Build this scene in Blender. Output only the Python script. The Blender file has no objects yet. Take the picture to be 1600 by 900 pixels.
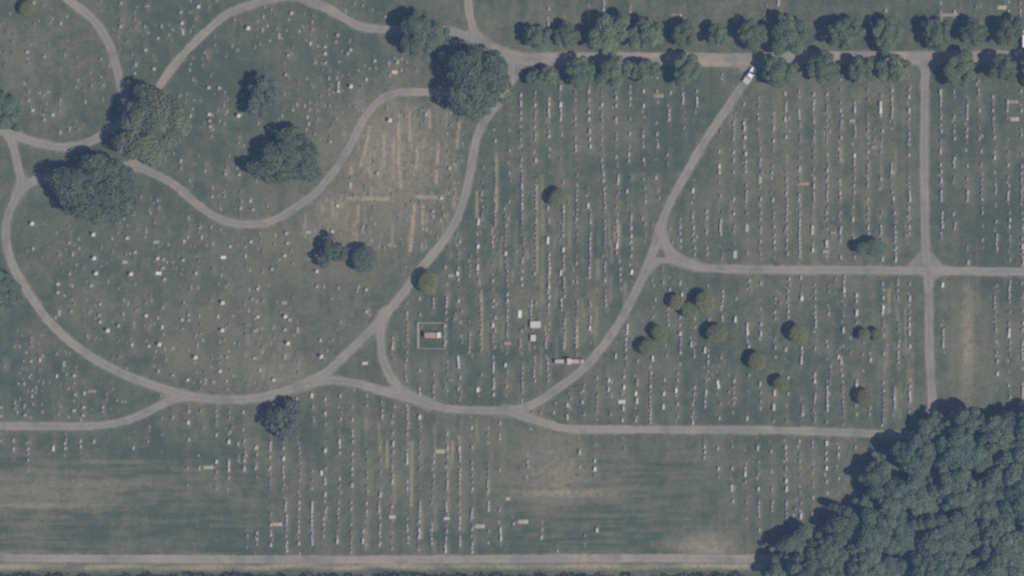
import bpy, bmesh, math, random
import numpy as np
from mathutils import Vector, Matrix

random.seed(7)
SC = bpy.context.scene
COL = SC.collection
M = 0.2                                   # metres per pixel of the 1600 x 900 photograph
def wx(px): return (px - 800.0) * M
def wy(py): return (450.0 - py) * M

# ------------------------------------------------------------------ camera, sky, sun, exposure
CAM_H = 1200.0
cam_d = bpy.data.cameras.new('camera')
cam_d.sensor_width = 36.0
cam_d.lens = 36.0 * CAM_H / (1600 * M)
cam_d.clip_start = 1.0
cam_d.clip_end = 9000.0
cam = bpy.data.objects.new('camera', cam_d)
cam.location = (0, 0, CAM_H)
COL.objects.link(cam)
SC.camera = cam

SUN_EL = math.radians(53)
SUN_X, SUN_Y = 0.90, -0.44                # where the sun stands, seen from the ground
n_ = math.hypot(SUN_X, SUN_Y); SUN_X /= n_; SUN_Y /= n_
world = bpy.data.worlds.new('World')
SC.world = world
world.use_nodes = True
nt = world.node_tree
bg = nt.nodes['Background']
sky = nt.nodes.new('ShaderNodeTexSky')
sky.sky_type = 'NISHITA'
sky.sun_disc = False
sky.sun_elevation = SUN_EL
sky.sun_rotation = math.atan2(SUN_X, SUN_Y)
nt.links.new(sky.outputs[0], bg.inputs['Color'])
bg.inputs['Strength'].default_value = 0.05
sun_d = bpy.data.lights.new('sun', 'SUN')
sun_d.energy = 4.6
sun_d.angle = math.radians(0.5)
sun_d.color = (1.0, 0.95, 0.86)
sun = bpy.data.objects.new('sun', sun_d)
sun.location = (300, -150, 400)
dirv = Vector((-SUN_X * math.cos(SUN_EL), -SUN_Y * math.cos(SUN_EL), -math.sin(SUN_EL)))
sun.rotation_euler = dirv.to_track_quat('-Z', 'Y').to_euler()
COL.objects.link(sun)
vs = SC.view_settings
vs.view_transform = 'Standard'
vs.look = 'None'
vs.gamma = 1.0
vs.use_curve_mapping = False
vs.exposure = 0.16
try:
    SC.cycles.pixel_filter_type = 'BLACKMAN_HARRIS'
    SC.cycles.filter_width = 2.65
    SC.cycles.volume_bounces = 0
    SC.cycles.max_bounces = 5
    SC.cycles.use_denoising = False
except Exception:
    pass

# ------------------------------------------------------------------ numpy noise, materials, small helpers
def vnoise(x, y, scale, seed):
    rs = np.random.RandomState(seed)
    N = 256
    g = rs.rand(N, N)
    u = x / scale + 1000.3 * (seed % 17 + 1); v = y / scale + 777.7 * (seed % 13 + 1)
    iu = np.floor(u).astype(int); iv = np.floor(v).astype(int)
    fu = u - iu; fv = v - iv
    fu = fu * fu * (3 - 2 * fu); fv = fv * fv * (3 - 2 * fv)
    a = g[iu % N, iv % N]; b = g[(iu + 1) % N, iv % N]
    c = g[iu % N, (iv + 1) % N]; d = g[(iu + 1) % N, (iv + 1) % N]
    return (a * (1 - fu) + b * fu) * (1 - fv) + (c * (1 - fu) + d * fu) * fv

def new_mat(name):
    m = bpy.data.materials.new(name)
    m.use_nodes = True
    t = m.node_tree
    b = t.nodes['Principled BSDF']
    b.inputs['Specular IOR Level'].default_value = 0.25
    b.inputs['Roughness'].default_value = 0.85
    return m, t, b

def node(t, kind, **kw):
    n = t.nodes.new(kind)
    for k, v in kw.items():
        setattr(n, k, v)
    return n

def mixc(t, fac, a, b, blend='MIX'):
    n = t.nodes.new('ShaderNodeMix')
    n.data_type = 'RGBA'; n.blend_type = blend
    for sock, val in ((n.inputs[0], fac), (n.inputs[6], a), (n.inputs[7], b)):
        if hasattr(val, 'is_output'):
            t.links.new(val, sock)
        else:
            sock.default_value = val if not isinstance(val, tuple) else (*val, 1.0)
    return n.outputs[2]

def math_n(t, op, a, b=None, c=None, clamp=False):
    n = t.nodes.new('ShaderNodeMath'); n.operation = op; n.use_clamp = clamp
    for i, val in enumerate((a, b, c)):
        if val is None: continue
        if hasattr(val, 'is_output'): t.links.new(val, n.inputs[i])
        else: n.inputs[i].default_value = val
    return n.outputs[0]

def noise_n(t, vec, scale, detail=3.0, rough=0.6):
    n = t.nodes.new('ShaderNodeTexNoise')
    n.inputs['Scale'].default_value = scale
    n.inputs['Detail'].default_value = detail
    n.inputs['Roughness'].default_value = rough
    if vec is not None: t.links.new(vec, n.inputs['Vector'])
    return n.outputs['Fac']

def ramp(t, fac, lo, hi):
    n = t.nodes.new('ShaderNodeMapRange')
    n.inputs['From Min'].default_value = lo; n.inputs['From Max'].default_value = hi
    t.links.new(fac, n.inputs['Value'])
    return n.outputs[0]

def attr(t, name):
    n = t.nodes.new('ShaderNodeAttribute'); n.attribute_name = name
    return n.outputs['Fac']

def pos(t):
    return t.nodes.new('ShaderNodeNewGeometry').outputs['Position']

def mapped(t, vec, sx, sy, sz=1.0):
    n = t.nodes.new('ShaderNodeMapping')
    n.inputs['Scale'].default_value = (sx, sy, sz)
    t.links.new(vec, n.inputs['Vector'])
    return n.outputs[0]

def link_mesh(name, me, mat=None, parent=None):
    o = bpy.data.objects.new(name, me)
    COL.objects.link(o)
    if mat is not None and not me.materials: me.materials.append(mat)
    if parent is not None: o.parent = parent
    return o

def tag(o, label=None, cat=None, group=None, kind=None):
    if label: o['label'] = label
    if cat: o['category'] = cat
    if group: o['group'] = group
    if kind: o['kind'] = kind
    return o

def empty(name, loc, rz=0.0):
    o = bpy.data.objects.new(name, None)
    COL.objects.link(o)
    o.location = loc; o.rotation_euler = (0, 0, rz)
    o.empty_display_size = 0.5
    return o

def raw_mesh(name, verts, faces_flat, per=4):
    """fast mesh from numpy arrays: faces_flat is (n, per)"""
    me = bpy.data.meshes.new(name)
    nf = len(faces_flat)
    me.vertices.add(len(verts)); me.vertices.foreach_set('co', np.asarray(verts, np.float32).ravel())
    me.loops.add(nf * per); me.loops.foreach_set('vertex_index', np.asarray(faces_flat, np.int32).ravel())
    me.polygons.add(nf)
    me.polygons.foreach_set('loop_start', np.arange(0, nf * per, per, dtype=np.int32))
    me.update(calc_edges=True)
    return me

def fattr(me, name, arr, domain='POINT'):
    a = me.attributes.new(name, 'FLOAT', domain)
    a.data.foreach_set('value', np.asarray(arr, np.float32).ravel())

def add_box(bm, cx, cy, z0, sx, sy, sz, bevel=0.0, rz=0.0, top=1.0):
    """box standing on z0; top < 1 tapers the upper face"""
    vs_ = []
    for z, k in ((z0, 1.0), (z0 + sz, top)):
        for ax, ay in ((-1, -1), (1, -1), (1, 1), (-1, 1)):
            x, y = ax * sx * .5 * k, ay * sy * .5 * k
            vs_.append(bm.verts.new((cx + x * math.cos(rz) - y * math.sin(rz), cy + x * math.sin(rz) + y * math.cos(rz), z)))
    q = [(3, 2, 1, 0), (4, 5, 6, 7), (0, 1, 5, 4), (1, 2, 6, 5), (2, 3, 7, 6), (3, 0, 4, 7)]
    fs = [bm.faces.new([vs_[i] for i in f]) for f in q]
    if bevel > 0:
        es = {e for f in fs[1:] for e in f.edges if e.verts[0].co.z > z0 + 1e-4 or e.verts[1].co.z > z0 + 1e-4}
        bmesh.ops.bevel(bm, geom=list(es), offset=bevel, segments=1, affect='EDGES')
    return fs

def bm_mesh(name, bm, smooth=False):
    me = bpy.data.meshes.new(name)
    bm.normal_update()
    bm.to_mesh(me); bm.free()
    if smooth:
        for p in me.polygons: p.use_smooth = True
    return me

# ------------------------------------------------------------------ the drives, as centre lines in photograph pixels
ROADS = [
 ('avenue', 21, [(786,86),(810,91),(860,92.5),(950,92),(1060,93),(1140,93.5),(1240,91.5),(1330,90),(1420,91),(1500,90),(1600,88.5),(1760,87)]),
 ('drive', 15, [(92,-40),(98,-16),(108,0),(140,25),(163,55),(176,85),(184,113),(191,143),(202,178),(207,222),(212,256)]),
 ('drive', 14, [(488,-1),(460,-6),(430,-3),(400,5),(357,21),(325,47),(295,76),(270,105),(245,140),(224,170),(204,186)]),
 ('drive', 14.5, [(470,-14),(488,2),(512,13),(537,28),(562,41),(585,45),(615,46),(655,44),(690,46),(705,49),(733,58),(762,72),(790,86)]),
 ('drive', 14.5, [(727,-60),(729,-30),(731,0),(734,25),(742,50),(756,67),(772,80)]),
 ('drive', 15, [(-60,190),(-20,197),(10,203),(40,217),(80,228),(120,228),(146,219),(167,205),(190,192),(206,184)]),
 ('drive', 15, [(10,203),(16,215),(22,235),(28,260),(32,285),(24,310),(14,332),(9,357),(11,385),(20,415),(38,448),(57,477),(80,505),(112,536),(150,562),(187,582),(225,597),(270,612),(300,620),(350,624),(400,622),(445,611),(482,597),(510,581),(537,557),(563,532),(590,505),(612,480),(635,452),(646,433),(670,405),(696,372),(716,337),(728,300),(736,262),(742,225),(746,212),(757,188),(772,168),(789,145),(798,120),(799,95)]),
 ('drive', 14, [(30,300),(44,288),(62,280),(110,272),(165,262),(207,260),(237,270),(270,287),(300,312),(330,335),(362,348),(400,350),(427,344),(458,327),(492,302),(520,270),(540,240),(551,220),(565,192),(585,165),(605,150),(630,144),(667,144),(720,143),(770,150),(786,150)]),
 ('drive', 14.5, [(598,492),(595,508),(595,537),(600,567),(613,592),(632,612),(662,628),(700,638),(750,641),(800,641),(832,632),(865,611),(897,588),(920,567),(945,537),(966,507),(983,477),(997,447),(1012,415),(1023,385),(1035,345),(1050,310),(1070,275),(1087,245),(1103,218),(1122,190),(1145,155),(1162,130),(1175,108),(1184,95)]),
 ('drive', 14.5, [(470,602),(505,595),(540,596),(575,604),(612,615),(640,622),(668,631)]),
 ('drive', 14, [(-160,665),(0,665),(100,666),(150,665),(190,659),(225,646),(255,631),(285,618)]),
 ('drive', 14, [(790,640),(810,648),(835,656),(860,664),(892,670),(1000,671),(1200,672),(1300,675),(1380,678),(1458,681)]),
 ('drive', 14.5, [(1033,362),(1038,376),(1046,391),(1060,404),(1080,413),(1112,419),(1200,421),(1330,422),(1425,423),(1500,423.5),(1600,424.5),(1760,426)]),
 ('drive', 12, [(1012,418),(1024,409),(1040,405),(1062,407),(1085,414)]),
 ('drive', 15.5, [(1446,93),(1444,225),(1445,330),(1446,385),(1450,425),(1451,460),(1452,550),(1456,622),(1459,690)]),
 ('drive', 14, [(-160,862),(-40,866),(0,869),(30,872),(200,873),(400,874),(600,874.5),(800,873),(1000,872),(1180,873),(1400,874),(1760,876)]),
]
def catmull(pts, step=6.0):
    p = np.array(pts, float)
    p = np.vstack([2 * p[0] - p[1], p, 2 * p[-1] - p[-2]])
    out = []
    for i in range(1, len(p) - 2):
        n = max(1, int(np.hypot(*(p[i + 1] - p[i])) / step))
        t = np.arange(n)[:, None] / n
        out.append(.5 * ((2 * p[i]) + (-p[i - 1] + p[i + 1]) * t + (2 * p[i - 1] - 5 * p[i] + 4 * p[i + 1] - p[i + 2]) * t ** 2
                         + (-p[i - 1] + 3 * p[i] - 3 * p[i + 1] + p[i + 2]) * t ** 3))
    out.append(p[-2][None])
    return np.vstack(out)
CURVES = [(n, w - (.9 if n == 'drive' else 0), catmull(p)) for n, w, p in ROADS]

GX0, GX1, GY0, GY1, GS = -60, 1680, -60, 960, 1.5     # raster for the drive outlines, in pixels
gxs = np.arange(GX0, GX1 + .1, GS); gys = np.arange(GY0, GY1 + .1, GS)
PX, PY = np.meshgrid(gxs, gys)
def road_field():
    D = []
    for name, w, c in CURVES:
        d = np.full(PX.shape, 1e3)
        for a, b in zip(c[:-1], c[1:]):
            m = w + 26
            i0 = int(max(0, (min(a[0], b[0]) - m - GX0) / GS)); i1 = int(min(len(gxs), (max(a[0], b[0]) + m - GX0) / GS + 2))
            j0 = int(max(0, (min(a[1], b[1]) - m - GY0) / GS)); j1 = int(min(len(gys), (max(a[1], b[1]) + m - GY0) / GS + 2))
            if i0 >= i1 or j0 >= j1: continue
            X = PX[j0:j1, i0:i1]; Y = PY[j0:j1, i0:i1]
            v = b - a; L = max(v @ v, 1e-9)
            t = np.clip(((X - a[0]) * v[0] + (Y - a[1]) * v[1]) / L, 0, 1)
            dd = np.hypot(X - a[0] - t * v[0], Y - a[1] - t * v[1])
            d[j0:j1, i0:i1] = np.minimum(d[j0:j1, i0:i1], dd)
        D.append(d - w / 2)
    return np.array(D)
RD = road_field()
K_FIL = 4.5
WOB = (vnoise(PX, PY, 22, 5) - .5) * 1.7 + (vnoise(PX, PY, 6, 6) - .5) * 2.0
RSDF = -K_FIL * np.log(np.exp(-np.clip(RD, -30, 60) / K_FIL).sum(0)) + 0.0
one = RD.min(0)
RSDF = RSDF + WOB
# flares at the crossing of the two straight drives, and a small grass island in the fork
def tri_sdf(pts):
    d = np.full(PX.shape, -1e3)
    c = np.mean(pts, 0)
    for a, b in zip(pts, pts[1:] + pts[:1]):
        n = np.array((b[1] - a[1], a[0] - b[0]), float); n /= np.hypot(*n)
        if n @ (c - np.array(a)) > 0: n = -n
        d = np.maximum(d, (PX - a[0]) * n[0] + (PY - a[1]) * n[1])
    return d
for f in ([(1414,418),(1442,388),(1450,422)], [(1450,388),(1478,419),(1450,424)], [(1450,424),(1476,428),(1456,440)],
          [(1428,98),(1470,98),(1448,118)], [(1148,100),(1195,100),(1172,124)], [(776,84),(830,84),(800,140)], [(1140,98),(1200,98),(1176,112)], [(745,62),(762,80),(738,58)]):
    RSDF = np.minimum(RSDF, tri_sdf(f))
RSDF = np.maximum(RSDF, -(tri_sdf([(1031,386),(1025,402.5),(1040,402)]) - .4))

# ------------------------------------------------------------------ materials of the setting
def mat_ground():
    m, t, b = new_mat('mown_grass')
    P = pos(t)
    dry, bare, lush = attr(t, 'dry'), attr(t, 'bare'), attr(t, 'lush')
    n1 = noise_n(t, P, 0.75, 4, .65)
    n2 = noise_n(t, P, 0.11, 4, .6)
    n3 = noise_n(t, mapped(t, P, 1.3, 0.16), 1.0, 3, .6)
    green = mixc(t, ramp(t, n2, .3, .7), (0.068, 0.088, 0.050), (0.088, 0.104, 0.063))
    green = mixc(t, math_n(t, 'MULTIPLY', lush, 0.8, clamp=True), green, (0.054, 0.077, 0.046))
    d0 = math_n(t, 'ADD', dry, math_n(t, 'MULTIPLY_ADD', n1, 1.5, -0.75))
    d1 = math_n(t, 'ADD', d0, math_n(t, 'MULTIPLY_ADD', n3, 0.5, -0.25), clamp=True)
    drycol = mixc(t, ramp(t, n2, .35, .65), (0.137, 0.126, 0.084), (0.150, 0.143, 0.092))
    c = mixc(t, d1, green, drycol)
    nb = math_n(t, 'MULTIPLY', bare, ramp(t, n1, .2, .5), clamp=True)
    c = mixc(t, nb, c, (0.37, 0.30, 0.205))
    n4 = noise_n(t, P, 2.6, 2, .5)
    c = mixc(t, 0.85, c, mixc(t, ramp(t, n4, .3, .7), (0.30, 0.30, 0.30), (0.70, 0.70, 0.70)), 'SOFT_LIGHT')
    t.links.new(c, b.inputs['Base Color'])
    b.inputs['Roughness'].default_value = 1.0
    bp = t.nodes.new('ShaderNodeBump'); bp.inputs['Strength'].default_value = 0.5; bp.inputs['Distance'].default_value = 0.08
    t.links.new(n4, bp.inputs['Height']); t.links.new(bp.outputs[0], b.inputs['Normal'])
    return m
def mat_road(name, base, light, sand):
    m, t, b = new_mat(name)
    P = pos(t)
    e = attr(t, 'edge')                    # 0 on the centre line, 1 on the verge
    n1 = noise_n(t, P, 0.35, 4, .6); n2 = noise_n(t, P, 2.2, 3, .6); n5 = noise_n(t, P, 0.06, 2, .5)
    trk = math_n(t, 'SUBTRACT', 1.0, math_n(t, 'MULTIPLY', math_n(t, 'ABSOLUTE', math_n(t, 'SUBTRACT', e, 0.55)), 3.4), clamp=True)
    c = mixc(t, math_n(t, 'MULTIPLY', trk, ramp(t, n1, .25, .75)), base, light)
    c = mixc(t, math_n(t, 'MULTIPLY', ramp(t, n5, .42, .62), 0.75), c, sand)
    n6 = noise_n(t, P, 0.16, 5, .65)
    c = mixc(t, math_n(t, 'MULTIPLY', ramp(t, n6, .52, .60), 0.45), c, (0.150, 0.140, 0.125))
    v = math_n(t, 'MULTIPLY', ramp(t, e, .72, 1.05), ramp(t, n2, .3, .65), clamp=True)
    c = mixc(t, math_n(t, 'MULTIPLY', v, 0.55), c, (0.15, 0.14, 0.09))
    c = mixc(t, 0.4, c, mixc(t, ramp(t, n2, .3, .7), (0.35, 0.35, 0.35), (0.65, 0.65, 0.65)), 'SOFT_LIGHT')
    t.links.new(c, b.inputs['Base Color'])
    b.inputs['Roughness'].default_value = 0.95
    return m
M_GROUND = mat_ground()
M_DRIVE = mat_road('worn_asphalt', (0.212, 0.195, 0.166), (0.285, 0.262, 0.220), (0.290, 0.250, 0.195))
M_AVENUE = mat_road('sandy_asphalt', (0.230, 0.206, 0.175), (0.290, 0.262, 0.220), (0.34, 0.28, 0.205))

def mesh_region(sel_name, idx, mat, z):
    """marching squares over the cells of the raster whose nearest drive is idx"""
    s = RSDF
    near = RD.argmin(0)
    c00, c10, c11, c01 = s[:-1, :-1], s[:-1, 1:], s[1:, 1:], s[1:, :-1]
    own = near[:-1, :-1] == idx
    inside = (c00 < 0) & (c10 < 0) & (c11 < 0) & (c01 < 0) & own
    part = ~inside & ((c00 < 0) | (c10 < 0) | (c11 < 0) | (c01 < 0)) & own
    vmap, verts, ed = {}, [], []
    w = CURVES[idx][1]
    def V(x, y):
        k = (round(x * 64), round(y * 64))
        i = vmap.get(k)
        if i is None:
            i = vmap[k] = len(verts)
            verts.append((wx(x), wy(y), z))
            jj = min(max((y - GY0) / GS, 0), len(gys) - 1.001); ii = min(max((x - GX0) / GS, 0), len(gxs) - 1.001)
            ed.append(max(0.0, 1 + one[int(jj), int(ii)] / (w / 2)))
        return i
    faces = []
    for j, i in zip(*np.nonzero(inside)):
        x, y = gxs[i], gys[j]
        faces.append((V(x, y + GS), V(x + GS, y + GS), V(x + GS, y), V(x, y)))
    for j, i in zip(*np.nonzero(part)):
        x, y = gxs[i], gys[j]
        cs = [(x, y + GS, s[j + 1, i]), (x + GS, y + GS, s[j + 1, i + 1]), (x + GS, y, s[j, i + 1]), (x, y, s[j, i])]
        poly = []
        for a, b in zip(cs, cs[1:] + cs[:1]):
            if a[2] < 0: poly.append(V(a[0], a[1]))
            if (a[2] < 0) != (b[2] < 0):
                tt = a[2] / (a[2] - b[2])
                poly.append(V(a[0] + (b[0] - a[0]) * tt, a[1] + (b[1] - a[1]) * tt))
        q = []
        for v in poly:
            if v not in q: q.append(v)
        if len(q) >= 3: faces.append(tuple(q))
    if not faces: return None
    me = bpy.data.meshes.new(sel_name)
    me.from_pydata(verts, [], faces); me.update()
    fattr(me, 'edge', ed)
    return tag(link_mesh(sel_name, me, mat), kind='structure')
for k, (nm, w, c) in enumerate(CURVES):
    mesh_region('road' if nm == 'avenue' or k == len(CURVES) - 1 else 'drive', k, M_AVENUE if nm == 'avenue' or k == len(CURVES) - 1 else M_DRIVE, 0.045)

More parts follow.
